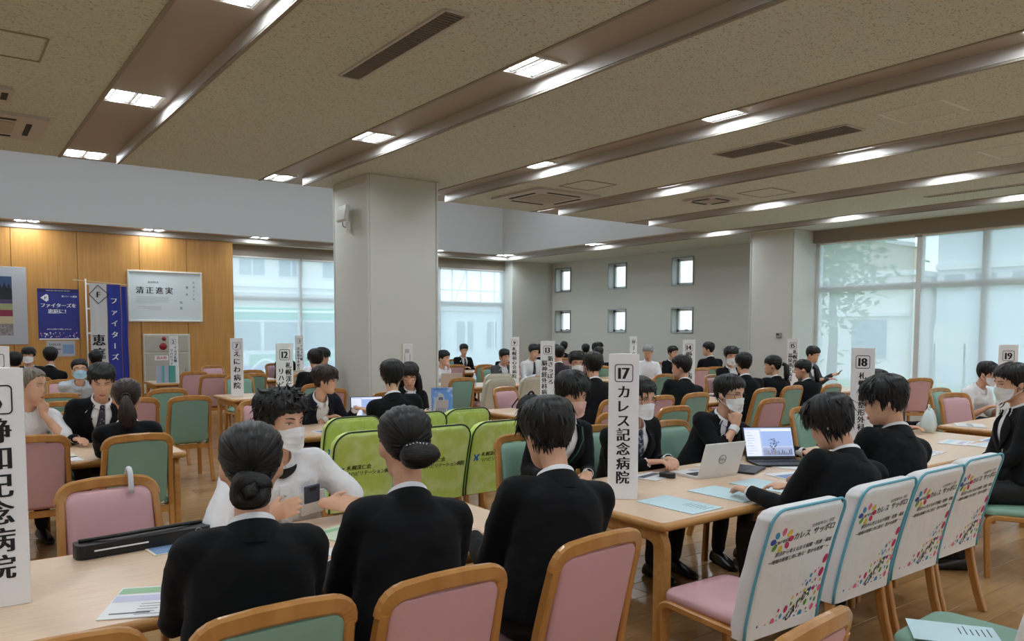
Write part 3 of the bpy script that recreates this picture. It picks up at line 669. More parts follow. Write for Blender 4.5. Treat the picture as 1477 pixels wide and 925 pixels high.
# ================================================================== PEOPLE
V3 = lambda *a: np.array(a, float)
M_skin = mat('skin', (222, 176, 148), .5, spec=.35, var=(14, (212, 162, 134)), bump=(220, .06)); M_skin2 = mat('skin_tan', (184, 132, 102), .5, spec=.35, var=(14, (172, 118, 92)))
M_suit = mat('black_suit_wool', (11, 12, 15), .8, spec=.18, bump=(30, .12), sheen=.04); M_navy = mat('navy_suit_wool', (18, 22, 34), .8, spec=.2, bump=(30, .12), sheen=.05)
M_greysuit = mat('grey_suit_wool', (78, 80, 82), .8, spec=.25, bump=(30, .12)); M_maroon = mat('maroon_black_suit', (34, 22, 28), .75, bump=(30, .12))
M_shirt = mat('white_shirt_cotton', (228, 229, 232), .7, bump=(16, .45, (1, 1, 1), .015)); M_blueshirt = mat('pale_check_shirt', (206, 212, 220), .7, var=(60, (184, 194, 208)), bump=(16, .4, (1, 1, 1), .015))
M_trous = mat('black_trousers', (18, 18, 21), .8, bump=(24, .15)); M_shoe = mat('black_leather', (14, 14, 15), .35); M_sock = mat('dark_sock', (24, 24, 28), .9)
M_tee = mat('black_undershirt', (18, 18, 20), .8); M_lip = mat('lip', (176, 104, 96), .5); M_eyew = mat('eye_white', (225, 222, 216), .3); M_iris = mat('iris', (24, 16, 12), .25)
M_hair = hair_mat('black_hair', (7, 6, 7), (19, 17, 17)); M_hairb = hair_mat('dark_brown_hair', (24, 15, 12), (72, 50, 40)); M_hairg = hair_mat('greying_hair', (96, 86, 74), (160, 148, 132)); M_hairs = hair_mat('silver_hair', (120, 120, 120), (190, 190, 190))
M_mask = {'white': mat('white_mask', (232, 232, 234), .75), 'blue': mat('blue_mask', (160, 200, 222), .75), 'pink': mat('pink_mask', (222, 182, 170), .75)}
M_spec = mat('glasses_frame', (24, 20, 20), .3); M_tiep = mat('dark_pattern_tie', (36, 38, 50), .6, var=(60, (150, 150, 156), (1, 1, 1), .6, .66)); M_ties = mat('striped_tie', (40, 46, 66), .6, var=(26, (150, 156, 170), (1, .15, 1), .5, .56))
HZ = [-.118, -.108, -.09, -.065, -.035, 0, .03, .06, .085, .104, .117]
HW = [.018, .036, .049, .059, .067, .073, .077, .077, .068, .047, .012]
HF = [.078, .090, .095, .095, .094, .094, .095, .091, .076, .047, .010]
HB = [.040, .022, -.002, -.050, -.080, -.095, -.104, -.103, -.089, -.060, -.016]
def hprof(z): return np.interp(z, HZ, HW), np.interp(z, HZ, HF), np.interp(z, HZ, HB)
def hfeat(x, z):
    ax = np.abs(x); g = lambda a, b: np.exp(-(a/b)**2)
    na = np.interp(z, [-.055, -.046, -.035, -.015, .006, .02], [0, .011, .024, .013, .007, 0]); nw = np.interp(z, [-.05, -.035, .01], [.013, .012, .008])
    d = na*g(x, nw) - .010*g(ax-.031, .014)*g(z-.003, .011) + .004*g(ax-.03, .02)*g(z-.023, .008) + .005*g(ax-.042, .016)*g(z+.03, .018)
    d += g(x, .02)*(.006*g(z+.067, .0048)+.006*g(z+.079, .0055)-.003*g(z+.0728, .002)) + .005*g(x, .018)*g(z+.104, .012)
    return d
def hinside(p):
    w, f, b = hprof(p[..., 2]); yc = (f+b)/2; hy = (f-b)/2
    return (np.abs(p[..., 0])/np.maximum(w, 1e-4))**2.2+(np.abs(p[..., 1]-yc)/np.maximum(hy, 1e-4))**2.2 < 1
HO = V3(0, -.004, .012)
def hrad(d):
    lo = np.zeros(d.shape[:-1]); hi = np.full(d.shape[:-1], .2)
    for _ in range(16):
        m = (lo+hi)/2; P = HO+d*m[..., None]; ins = hinside(P) & (P[..., 2] > -.118) & (P[..., 2] < .117)
        lo = np.where(ins, m, lo); hi = np.where(ins, hi, m)
    return lo
def head_rings(n=36):
    zs_ = np.concatenate([np.linspace(-.1175, -.09, 5), np.linspace(-.083, .035, 24), np.linspace(.045, .1165, 9)]); out = []
    a = np.arange(n)*2*PI/n; ex = 2/2.2
    for z in zs_:
        w, f, b = hprof(z); yc, hy = (f+b)/2, (f-b)/2
        x = w*np.sign(np.sin(a))*np.abs(np.sin(a))**ex; y = yc+hy*np.sign(np.cos(a))*np.abs(np.cos(a))**ex
        y = y+np.where(np.cos(a) > 0.1, hfeat(x, z), 0); out.append(np.stack([x, y, np.full(n, z)], 1))
    return out
HEAD_R = head_rings()
def rotz(a): c, s = math.cos(a), math.sin(a); return np.array([[c, -s, 0], [s, c, 0], [0, 0, 1]])
def rotx(a): c, s = math.cos(a), math.sin(a); return np.array([[1, 0, 0], [0, c, -s], [0, s, c]])
def roty(a): c, s = math.cos(a), math.sin(a); return np.array([[c, 0, s], [0, 1, 0], [-s, 0, c]])
def nrm(v): v = np.asarray(v, float); l = np.linalg.norm(v); return v/l if l > 1e-9 else v
def blob(mb, pts, rad, seg=10, up=None):
    """tube with rounded ends, for the voxel union"""
    pts = [np.asarray(p, float) for p in pts]; rad = [r if hasattr(r, '__len__') else (r, r) for r in rad]
    a = nrm(pts[0]-pts[1]); b = nrm(pts[-1]-pts[-2]); r0, r1 = rad[0], rad[-1]; m0, m1 = min(r0), min(r1)
    P = [pts[0]+a*m0*.95, pts[0]+a*m0*.7]+pts+[pts[-1]+b*m1*.7, pts[-1]+b*m1*.95]
    Rr = [(r0[0]*.3, r0[1]*.3), (r0[0]*.72, r0[1]*.72)]+rad+[(r1[0]*.72, r1[1]*.72), (r1[0]*.3, r1[1]*.3)]
    mb.tube(P, Rr, seg, up=up)
JOBS = []; TAKEN = set(); HT = {'short': .018, 'fringe': .022, 'curly': .03, 'crop': .014, 'senior': .012, 'bob': .024, 'sidebob': .022, 'pulled': .011, 'pony': .012, 'long': .02}
class Person:
    def __init__(s, name_label, head, hd=0, lean=10, up_lean=None, sex='m', outfit='suit', coat=None, hair='short', hmat=None, yaw=0, pitch=0, roll=0, arms='table', hands=None, mask=None, glasses=False, tie=None,
                 lod='lo', front=False, skin=None, group='people at the tables', cat='person', bulk=1.0, side=0, legs=True, hseed=1, short=False, twist=0, seat=None):
        s.rs = random.Random(hseed); s.sex = sex; fem = sex == 'f'; sc = .93 if fem else 1.0; s.hs = 1.06*(.97 if fem else 1)
        vb, vc, vt = {'hi': (.0072, .011, .022), 'back': (.011, .011, .022), 'mid': (.0105, .0145, .026), 'lo': (.0142, .0195, .034)}[lod]; s.lod = 'hi' if lod == 'back' else lod
        ul = lean+12 if up_lean is None else up_lean
        hd_ = math.radians(hd); R_head = rotz(math.radians(yaw)) @ roty(math.radians(roll)) @ rotx(-math.radians(pitch))
        # spine
        zh = .52; N = 12; st = [.5, lean, side]; dl = ul-lean
        def pose():
            L, le, si = st
            C = [V3(0, 0, zh)]; U = []; Fd = []; Rt = []
            for i in range(N+1):
                t = i/N; a = math.radians(le+dl*t); sd = math.radians(si)
                u = nrm(V3(math.sin(sd)*(1-.5*t), math.sin(a), math.cos(a))); tw = math.radians(twist)*t
                r = nrm(V3(math.cos(tw), math.sin(tw), 0)-u*np.dot(u, V3(math.cos(tw), math.sin(tw), 0))); f = np.cross(u, r)
                U.append(u); Rt.append(r); Fd.append(f)
                if i < N: C.append(C[-1]+u*L/N)
            nb = C[-1]; hp = nb+nrm(U[-1]+V3(0, 0, 1.2))*.045*sc; Hc = hp+R_head @ (V3(0, .022, .122)*s.hs)
            return C, U, Fd, Rt, nb, Hc
        def fitz():
            for it in range(5):
                Hc = pose()[5]; err = head[2]-(Hc[2]+.117*s.hs+HT[hair]); st[0] = min(max(st[0]+err/math.cos(math.radians(st[1]+dl/2)), .36), .6)
        fitz(); Hc = pose()[5]; off = rotz(hd_) @ V3(Hc[0], Hc[1], 0); rx_, ry_ = head[0]-off[0], head[1]-off[1]
        if seat is None:
            best = None
            for ci, (cx, cy, crz) in enumerate(CHAIRS):
                d = math.hypot(cx-rx_, cy-ry_); da = abs((math.degrees(crz)-hd+180) % 360-180)
                if ci not in TAKEN and d < .62 and da < 75 and (best is None or d < best[0]): best = (d, ci)
            if best:
                TAKEN.add(best[1]); cx, cy, crz = CHAIRS[best[1]]; seat = (cx+math.sin(crz)*.045, cy-math.cos(crz)*.045)
            else:
                chair(rx_-math.sin(hd_)*.045, ry_+math.cos(hd_)*.045, hd_, 'green' if hseed % 2 else 'pink', 'chair under the '+name_label, tagged=False); TAKEN.add(len(CHAIRS)-1); seat = (rx_, ry_)
        if seat is not None:
            for it in range(12):
                Hc = pose()[5]; t_ = rotz(-hd_) @ V3(head[0]-seat[0], head[1]-seat[1], 0); k = math.degrees(1/(st[0]+.25))
                st[1] = min(max(st[1]+(t_[1]-Hc[1])*k, -10), 46); st[2] = min(max(st[2]+(t_[0]-Hc[0])*k*1.3, -26), 26); fitz()
            Hc = pose()[5]; rs_ = rotz(hd_) @ (rotz(-hd_) @ V3(head[0]-seat[0], head[1]-seat[1], 0)-V3(Hc[0], Hc[1], 0)); rx_, ry_ = seat[0]+rs_[0]*.4, seat[1]+rs_[1]*.4
        C, U, Fd, Rt, nb, Hc = pose()
        s.C, s.U, s.R, s.F = map(np.array, (C, U, Rt, Fd)); s.N = N; s.nb = nb; s.Hc = Hc; s.RH = R_head
        s.root = thing('person', name_label, cat, (rx_, ry_, 0), hd_, group)
        bk = bulk*(.90 if fem else 1.0)
        T_ = [0, .15, .35, .55, .72, .85, .94, 1.0]
        s.tab = (T_, np.array([.172, .172, .166, .170, .174, .164, .108, .062])*bk, np.array([.13, .125, .112, .118, .124 if not fem else .132, .105, .075, .058])*bk, np.array([.112, .108, .10, .104, .112, .108, .084, .060])*bk)
        sw = (.178 if not fem else .155)*(1+(bulk-1)*.6); s.sw = sw
        sk = skin or M_skin; cm = coat or M_suit
        # arms
        S = {}; E = {}; Wp = {}; l1, l2 = .285*sc, .25*sc
        defaults = {'table': {-1: (-.14, .40, .755), 1: (.14, .40, .755)}, 'lap': {-1: (-.09, .30, .66), 1: (.09, .30, .66)}, 'fold': {-1: (.06, .36, .76), 1: (-.06, .40, .77)}}
        tg = dict(defaults['table'] if arms not in defaults else defaults[arms])
        hands = hands or {}
        for sx in (-1, 1):
            if 'h' in hands.get(sx, {}): tg[sx] = tuple(Hc+R_head @ V3(*hands[sx]['h']))
            elif 'w' in hands.get(sx, {}): tg[sx] = tuple(rotz(-hd_) @ (V3(*hands[sx]['w'])-V3(rx_, ry_, 0)))
            elif sx in hands: tg[sx] = hands[sx]['p']
            c, r, f, u = s.at(.86); sh = c+r*sx*sw; w = V3(*tg[sx]); d = w-sh; D = np.linalg.norm(d); mx = (l1+l2)*.985
            if D > mx: w = sh+d/D*mx; d = w-sh; D = mx
            a = (l1*l1-l2*l2+D*D)/(2*D); h = math.sqrt(max(l1*l1-a*a, 1e-5)); ax = d/D
            pole = V3(*hands.get(sx, {}).get('pole', (sx*.3, -.3, -1))); pole = nrm(pole-ax*np.dot(pole, ax))
            S[sx], E[sx], Wp[sx] = sh, sh+ax*a+pole*h, w
        # ---------------- body (skin): one continuous surface
        b = MB()
        b.loft([list(map(tuple, s.ring(t, -.012))) for t in np.linspace(0, 1, 12)])
        blob(b, [s.nb-s.U[-1]*.05, s.nb+s.U[-1]*.01, Hc+R_head @ V3(0, -.018, -.075)*1, Hc+R_head @ V3(0, -.012, -.03)], [.058*sc, .05*sc*bulk, .05*sc*bulk, .05*sc], 14)
        b.loft([[tuple(Hc+R_head @ (p*s.hs)) for p in r] for r in HEAD_R])
        for sx in (-1, 1): b.sphere(tuple(Hc+R_head @ (V3(sx*.0775, -.012, -.010)*s.hs)), (.010, .021, .032), 0, 10, 8, R=Matrix((R_head @ rotz(-sx*.35) @ rotx(.2)).tolist()))
        for sx in (-1, 1):
            blob(b, [S[sx], (S[sx]+E[sx])/2, E[sx]], [.047*sc, .042*sc, .036*sc]); blob(b, [E[sx], (E[sx]*.6+Wp[sx]*.4), Wp[sx]], [.038*sc, .036*sc, (.027*sc, .022*sc)])
            hh = hands.get(sx, {}); fd = nrm(hh.get('dir', nrm(Wp[sx]-E[sx])*V3(1, 1, .2)+V3(-sx*.15, 0, 0))); pn = V3(*hh.get('palm', (0, 0, -1))); s.hand(b, Wp[sx], fd, pn, sx, sc*1.02, hh.get('curl', .35), hh.get('thumb', .5))
        if legs:
            for sx in (-1, 1):
                blob(b, [V3(sx*.085, .03, .53), V3(sx*.10, .44, .52), ], [.07, .05]); blob(b, [V3(sx*.10, .44, .51), V3(sx*.10, .42, .28), V3(sx*.10, .40, .09)], [.05, .045, .034])
        s.job(b, 'body', sk, vb, 2, 0)
        # ---------------- upper garment
        g = MB(); o_ = .012
        g.loft([list(map(tuple, s.ring(t, o_+(.016 if outfit == 'suit' else .01)*max(0, 1-t/.7)))) for t in np.linspace(0, .985, 14)])
        c9, r9, f9, u9 = s.at(.93)
        for sx in (-1, 1):
            blob(g, [c9+r9*sx*.05-u9*.02, S[sx]+u9*.012], [(.07, .06), (.062, .055)], 12)
            if outfit == 'shirt' and short:
                e = S[sx]*.18+E[sx]*.82; blob(g, [S[sx], (S[sx]+e)/2, e], [.066*sc, .066*sc, .07*sc], 12)
            else:
                w = E[sx]*.06+Wp[sx]*.94; k = .9 if outfit == 'shirt' else 1.0
                blob(g, [S[sx], S[sx]*.5+E[sx]*.5, E[sx]], [.068*sc*k, .06*sc*k, .053*sc*k], 12); blob(g, [E[sx], E[sx]*.5+w*.5, w], [.053*sc*k, .047*sc*k, .039*sc*k], 12)
        gm = {'suit': cm, 'shirt': coat or M_shirt}[outfit]
        s.job(g, 'jacket' if outfit == 'suit' else 'shirt', gm, vc, 5 if lod != 'lo' else 3, .012 if outfit == 'suit' else .016, vcut=(front and outfit == 'suit'))
        if legs:
            p = MB(); p.loft([list(map(tuple, s.ring(t, .004))) for t in np.linspace(-.08, .3, 5)])
            for sx in (-1, 1):
                blob(p, [V3(sx*.08, .02, .535), V3(sx*.10, .25, .535), V3(sx*.105, .45, .525)], [.088, .08, .066]); blob(p, [V3(sx*.105, .455, .52), V3(sx*.10, .43, .3), V3(sx*.10, .405, .11)], [.064, .058, .052])
            s.job(p, 'trousers', M_trous, vt, 4, .008)
            for sx in (-1, 1):
                sh = MB(); rings = []
                for y, w_, z_ in ((.335, .025, .06), (.35, .034, .085), (.40, .036, .1), (.45, .04, .085), (.51, .046, .06), (.56, .044, .045), (.595, .03, .03), (.605, .012, .018)):
                    rings.append([(sx*.10+w_*math.cos(q), y, max(.004, z_*.5+z_*.5*math.sin(q))) for q in [2*PI*i/10 for i in range(10)]])
                sh.loft(rings).build('shoe', M_shoe, s.root, True)
        # ---------------- collars, cuffs, shirt front, tie
        s.collars(outfit, cm if outfit == 'suit' else gm, front, tie, fem)
        if outfit == 'suit' and lod != 'lo':
            for sx in (-1, 1):
                w = Wp[sx]; a = nrm(w-E[sx]); MB().tube([w-a*.045, w-a*.003], [(.037*sc, .034*sc)]*2, 14).build('shirt_cuff', M_shirt, s.root, True, auto=50)
        s.Wp, s.E, s.S = Wp, E, S
        hm = hmat or M_hair
        s.make_hair(hair, hm)
        s.face(mask, glasses, hm if hmat is not M_hairs else M_hairg)
    def at(s, t):
        i = min(max(t, 0), 1)*s.N; k = int(min(i, s.N-1)); f = i-k
        l = lambda A: A[k]*(1-f)+A[k+1]*f
        c = l(s.C)+(s.U[0]*t*.5 if t < 0 else 0); return c, l(s.R), l(s.F), l(s.U)
    def dims(s, t): T_, x, f, b = s.tab; return np.interp(t, T_, x), np.interp(t, T_, f), np.interp(t, T_, b)
    def pt(s, t, phi, off=0):
        c, r, f, u = s.at(t); x, yf, yb = s.dims(t); sn, cs = math.sin(phi), math.cos(phi); e = .85
        return c+r*(x+off)*math.copysign(abs(sn)**e, sn)+f*((yf if cs > 0 else yb)+off)*math.copysign(abs(cs)**e, cs)
    def ring(s, t, off, n=24): return [s.pt(t, 2*PI*j/n, off) for j in range(n)]
    def hand(s, b, w, d, pn, sx, sc, curl, th):
        d = nrm(d); pn = nrm(pn-d*np.dot(pn, d)); side = np.cross(d, pn)   # lateral axis
        tside = side*sx
        blob(b, [w-d*.015, w+d*.03, w+d*.088*sc], [(.026*sc, .019*sc), (.034*sc, .017*sc), (.040*sc, .013*sc)], 12, up=tuple(pn))
        for k, (o, l) in enumerate(((-.030, .058), (-.0105, .074), (.0095, .080), (.030, .073))):
            p = w+d*(.086-abs(o)*.12)*sc+tside*o*sc; q = d.copy(); pts = [p]; a = curl*(1.15-.08*k)
            q = nrm(q+tside*o*1.1)
            for seg in (.42, .32, .26):
                ax = np.cross(q, pn); q2 = nrm(q*math.cos(a)+pn*math.sin(a)) if True else q
                pnn = nrm(pn*math.cos(a)-q*math.sin(a)); q = q2; pn_l = pnn; pts.append(pts[-1]+q*l*seg*sc); pn, pn_k = pnn, pn
            pn = nrm(np.cross(side, d)) if True else pn
            blob(b, pts, [.0092*sc, .0088*sc, .008*sc, .007*sc], 8)
        p = w+d*.022*sc+tside*.028*sc; q = nrm(d*.75+tside*.75*th*1.6+pn*.25); q2 = nrm(d*.95+tside*.35*th+pn*.2)
        blob(b, [p-q*.01, p+q*.036*sc, p+q*.036*sc+q2*.03*sc], [.012*sc, .0105*sc, .0085*sc], 8)
    def job(s, mb, name, m, voxel, smooth, disp, vcut=False): JOBS.append((s, mb, name, m, voxel, smooth, disp, vcut))
    def collars(s, outfit, gm, front, tie, fem):
        n = s.nb; u = nrm(s.U[-1]*1.0+V3(0, 0, .6)); r = s.R[-1]; f = nrm(np.cross(u, r)); k = (.92 if fem else 1.0)
        def band(a0, a1, prof, name, m, nseg=24):
            mb = MB(); rings = []
            for i in range(nseg+1):
                a = math.radians(a0+(a1-a0)*i/nseg); dr = -f*math.cos(a)+r*math.sin(a)     # a=0 at the nape
                fr = (1-math.cos(a))/2       # 0 nape .. 1 throat
                rings.append([tuple(n+dr*(p[0]*k*(1+.10*fr))+u*(p[1]*k-.055*fr*(1.0 if True else 0))+f*.012*fr) for p in prof])
            mb.loft(rings).build(name, m, s.root, True, auto=60)
        band(-165, 165, [(.064, -.03), (.058, .040), (.061, .046), (.066, .042), (.078, .004), (.074, .002), (.064, .02)], 'shirt_collar', M_shirt if outfit == 'suit' else gm)
        if outfit == 'suit':
            band(-128, 128, [(.068, -.03), (.068, .022), (.072, .029), (.080, .024), (.108, -.038), (.100, -.046)], 'jacket_collar', gm)
            if front:
                tv = .5
                sh = MB(); g = []
                for i in range(15):
                    t = .42+.57*i/14; g.append([tuple(s.pt(t, ph, .004)) for ph in np.linspace(-.75, .75, 9)])
                sh.loft(g, closed=False).build('shirt_front', M_shirt, s.root, True)
                for sx in (-1, 1):
                    rings = []
                    for i in range(11):
                        q = i/10; t = tv+(.985-tv)*q; w0 = .02+.50*q; w1 = w0+(.06+.75*math.sin(min(q*1.25, 1)*PI)*.55)*(1.0 if q < .95 else .8)
                        o = .030 if q < .9 else .024
                        rings.append([tuple(s.pt(t, sx*w0, .010)), tuple(s.pt(t, sx*w0, o)), tuple(s.pt(t, sx*(w0+w1)/2, o+.004)), tuple(s.pt(t, sx*w1, o)), tuple(s.pt(t, sx*w1, .010))])
                    MB().loft(rings).build('lapel', gm, s.root, True, auto=50)
        if tie is not None:
            rings = []; top = n-u*.018*k+f*.071*k
            for t, w_ in ((.5, .036), (.62, .034), (.75, .029), (.88, .023), (.955, .018)):
                c = s.pt(t, 0, .014); c2 = s.pt(t, 0, .020); rr_ = s.at(t)[1]
                rings.append([tuple(c-rr_*w_), tuple(c2-rr_*w_*.6), tuple(c2+rr_*w_*.6), tuple(c+rr_*w_)])
            t_ = MB().loft(rings).build('tie', tie, s.root, True, auto=60); kn = s.pt(.965, 0, .02)
            MB().sphere(tuple(kn), (.02, .014, .02), 0, 10, 6).build('tie_knot', tie, t_, True)
    # ------------------------------------------------------------ hair
    def make_hair(s, style, m):
        hs = s.hs; mb = MB(); uv = []
        P_ = {'short': ((0, .0, .16, 1), .020, [.060, .050, .026, -.022, -.012, -.062, -.082]), 'fringe': ((0, -.1, 1, 1), .024, [.030, .028, .014, -.028, -.02, -.066, -.086]),
              'senior': ((0, -.2, 1, 1), .014, [.082, .07, .036, -.006, .004, -.05, -.07]), 'curly': ((0, -.1, 1, 1), .030, [.050, .046, .022, -.02, -.006, -.06, -.08]), 'crop': ((0, -.2, 1, 1), .016, [.058, .05, .03, -.008, .004, -.05, -.07]),
              'bob': ((0, -.15, 1, 1), .028, [.028, .024, .0, -.055, -.06, -.085, -.092]), 'sidebob': ((.25, -.1, 1, 1), .026, [.052, .036, .006, -.052, -.058, -.084, -.09]), 'pulled': ((0, -1, -.25, 1), .012, [.066, .058, .036, .006, .004, -.045, -.075]),
              'pony': ((0, -1, .1, 1), .013, [.040, .034, .018, -.012, .0, -.05, -.078]), 'long': ((0, -.1, 1, 1), .022, [.04, .03, .0, -.09, -.1, -.11, -.112])}[style]
        if style == 'short': pole = nrm(V3(0, -.25, 1))
        else: pole = nrm(V3(*P_[0][:3]))
        Tk, zh = P_[1], P_[2]; azt = [0, 35, 60, 78, 100, 135, 180]
        def region(P):
            az = np.degrees(np.abs(np.arctan2(P[..., 0], P[..., 1]))); return P[..., 2] > np.interp(az, azt, zh)
        ref = V3(0, 1, 0) if abs(pole[1]) < .8 else V3(0, 0, 1)
        ax = nrm(ref-pole*np.dot(ref, pole)); ay = np.cross(pole, ax)
        NP, NR = (72, 22) if s.lod != 'lo' else (44, 14)
        psi = np.arange(NP)*2*PI/NP; pp = np.radians(np.linspace(0, 172, 120))
        D = np.cos(pp)[None, :, None]*pole+np.sin(pp)[None, :, None]*(np.cos(psi)[:, None, None]*ax+np.sin(psi)[:, None, None]*ay)
        rad = hrad(D); P = HO+D*rad[..., None]; ins = region(P)
        k = np.argmin(ins, axis=1); k = np.where(ins.all(axis=1), 119, np.maximum(k, 1)); pm = pp[k]
        if s.lod != 'lo': pm = pm*(1+.02*np.sin(psi*17)+.015*np.sin(psi*31+1))
        ss = np.linspace(0, 1, NR); ang = pm[:, None]*ss[None, :]
        D = np.cos(ang)[..., None]*pole+np.sin(ang)[..., None]*(np.cos(psi)[:, None, None]*ax+np.sin(psi)[:, None, None]*ay)
        rad = hrad(D); zz = (HO+D*rad[..., None])[..., 2]
        th = Tk*(.55+.45*np.clip((zz+.05)/.12, 0, 1))*np.sqrt(np.clip(1-ss[None, :]**5, 0.02, 1))
        amp = .0022 if style not in ('curly',) else .006
        th = th+amp*(np.sin(psi[:, None]*23+ss[None, :]*2)+.8*np.sin(psi[:, None]*37+1.3+2*np.sin(ss[None, :]*5))+.6*np.sin(psi[:, None]*11+ss[None, :]*9))*np.clip(ss[None, :]*3, 0, 1)*(1-ss[None, :]**4)
        if style in ('fringe', 'bob', 'long'): th = th*(1+.25*np.clip(D[..., 1], 0, 1))
        Q = HO+D*(rad+th)[..., None]; E_ = HO+D[:, -1:, :]*(rad[:, -1:]-.006)[..., None]
        Q = np.concatenate([Q, E_], axis=1); n2 = NR+1
        vv = [tuple(s.Hc+s.RH @ (q*hs)) for q in Q.reshape(-1, 3)]; ff = []
        for i in range(NP):
            j = (i+1) % NP
            for r_ in range(n2-1): ff.append((i*n2+r_, j*n2+r_, j*n2+r_+1, i*n2+r_+1))
        mb.add(vv, ff); uv += [(i/NP if i*2 < NP else 1-i/NP, r_/NR) for i in range(NP) for r_ in range(n2)]
        rs = s.rs
        def blade(p, d, nv, ln, wd, drop=.5, tk=.35):
            """tapered lock of hair"""
            p = np.asarray(p, float); d = nrm(d); pts = []; q = p.copy(); 
            for i in range(5): pts.append(q.copy()); d = nrm(d+V3(0, 0, -drop*.25)); q = q+d*ln/4
            rings = []
            for i, c in enumerate(pts):
                tdir = nrm(pts[min(i+1, 4)]-pts[max(i-1, 0)]); sx_ = nrm(np.cross(tdir, nv)); w_ = wd*(1-.92*(i/4)**1.5); up_ = np.cross(sx_, tdir)
                rings.append([tuple(c-sx_*w_), tuple(c+up_*w_*tk), tuple(c+sx_*w_), tuple(c-up_*w_*tk*.5)])
            o = len(mb.v); mb.loft([[tuple(s.Hc+s.RH @ (np.array(q_)*hs)) for q_ in r] for r in rings])
            ph = rs.random(); uv.extend([(ph+.02*j, i/4) for i in range(5) for j in range(4)])
        cnt = {'hi': 1.0, 'mid': .6, 'lo': .22}[s.lod]
        if style in ('short', 'fringe', 'curly', 'crop', 'bob', 'senior', 'sidebob'):
            nb_ = int({'short': 150, 'fringe': 170, 'curly': 230, 'crop': 90, 'bob': 150, 'sidebob': 120, 'senior': 120}[style]*cnt); ln = {'short': .05, 'fringe': .06, 'curly': .042, 'crop': .03, 'bob': .07, 'sidebob': .06, 'senior': .035}[style]
            for _ in range(nb_):
                i = rs.randrange(NP); q = rs.uniform(.25, .98); r_ = int(q*(NR-1)); p = Q[i, r_]; nv = nrm(D[i, r_]); tg = nrm(Q[i, min(r_+1, NR-1)]-Q[i, max(r_-1, 0)])
                jt = V3(rs.uniform(-1, 1), rs.uniform(-1, 1), rs.uniform(-1, 1))
                if style == 'curly': blade(p-nv*.006, tg*.5+nv*.35+jt*.8, nv, ln*rs.uniform(.6, 1.2), .008, .6, .6)
                else: blade(p-nv*.006, tg+nv*.10+jt*.22, nv, ln*rs.uniform(.6, 1.15), .0085, .45)
            if style in ('fringe', 'bob'):
                for _ in range(int(46*max(cnt, .5))):
                    az = math.radians(rs.uniform(-62, 62)); d = nrm(V3(math.sin(az), math.cos(az), .42)); r0 = hrad(d[None])[0]; p = HO+d*(r0+.016)
                    blade(p, V3(math.sin(az)*.5+rs.uniform(-.35, .35), .35, -1), d, rs.uniform(.035, .06), .009, .3)
        if style == 'pulled' or style == 'pony':
            for _ in range(int(40*cnt)):   # fine loose locks lying along the head
                i = rs.randrange(NP); r_ = rs.randrange(4, NR-2); p = Q[i, r_]; nv = nrm(D[i, r_]); tg = nrm(Q[i, r_-2]-Q[i, r_]); blade(p-nv*.004, tg, nv, .05, .006, .0, .3)
        s.hair_ob = None
        def strand_tube(pts, radii, twist=0, lobes=7, amp=.1, seg=20):
            pts = [np.asarray(p, float) for p in pts]; rings = []; last = V3(1, 0, 0)
            for i, c in enumerate(pts):
                t = nrm(pts[min(i+1, len(pts)-1)]-pts[max(i-1, 0)]); x = nrm(last-t*np.dot(last, t)); y = np.cross(t, x); last = x; rr_ = radii[i]; rx, ry = rr_ if hasattr(rr_, '__len__') else (rr_, rr_)
                rings.append([tuple(s.Hc+s.RH @ ((c+x*rx*(1+amp*math.cos(lobes*a+twist*i))*math.cos(a)+y*ry*(1+amp*math.cos(lobes*a+twist*i))*math.sin(a))*hs)) for a in [2*PI*j/seg for j in range(seg)]])
            mb.loft(rings); uv.extend([(j/seg*.7, i/len(pts)) for i in range(len(pts)) for j in range(seg)])
        if style == 'pulled':
            kind = getattr(s, 'bun', 'round'); s.bunpos = None
            if s.bun_kind == 'round':
                c = V3(.0, -.125, -.062); N_ = 26
                pts = [c+V3(.03*math.cos(a), -.012+.004*math.sin(2*a), .03*math.sin(a)) for a in np.linspace(0, 2*PI*1.08, N_)]
                strand_tube(pts, [.024+.003*math.sin(i) for i in range(N_)], .5, 5, .08)
                strand_tube([c+V3(-.02, -.02, .01), c+V3(0, -.036, 0), c+V3(.02, -.02, -.012)], [.012, .024, .012], .3)
            else:
                c = V3(.026, -.112, -.046)
                strand_tube([c+V3(x, -.012*math.cos(x*20), -.16*x+.006*math.sin(x*30)) for x in np.linspace(-.062, .062, 14)], [(.010, .012), (.026, .028), (.034, .036), (.039, .040), (.042, .043), (.043, .044), (.043, .044), (.042, .043), (.040, .041), (.037, .038), (.033, .034), (.028, .028), (.020, .02), (.008, .008)], .35, 6, .06)
                cl = MB()
                for i in range(7): p = c+V3(-.045+.010*i, -.036-.001*i, .034-.002*abs(i-3)); cl.sphere(tuple(s.Hc+s.RH @ (p*hs)), .0045, 0, 6, 4)
                s.clip = cl
        if style == 'pony':
            c = V3(0, -.115, .0)
            strand_tube([c, c+V3(0, -.03, -.006), c+V3(0, -.045, -.035), c+V3(.003, -.045, -.08), c+V3(.005, -.04, -.125), c+V3(.006, -.035, -.17), c+V3(.006, -.03, -.2)], [.02, .022, .034, (.048, .034), (.054, .034), (.044, .026), (.02, .012)], .15, 9, .09, 26)
            tb = MB(); tb.tube([tuple(s.Hc+s.RH @ ((c+V3(.024*math.cos(a), -.02, .024*math.sin(a)))*hs)) for a in np.linspace(0, 2*PI, 14)[:-1]], .006, 6, closed=True); s.tieb = tb
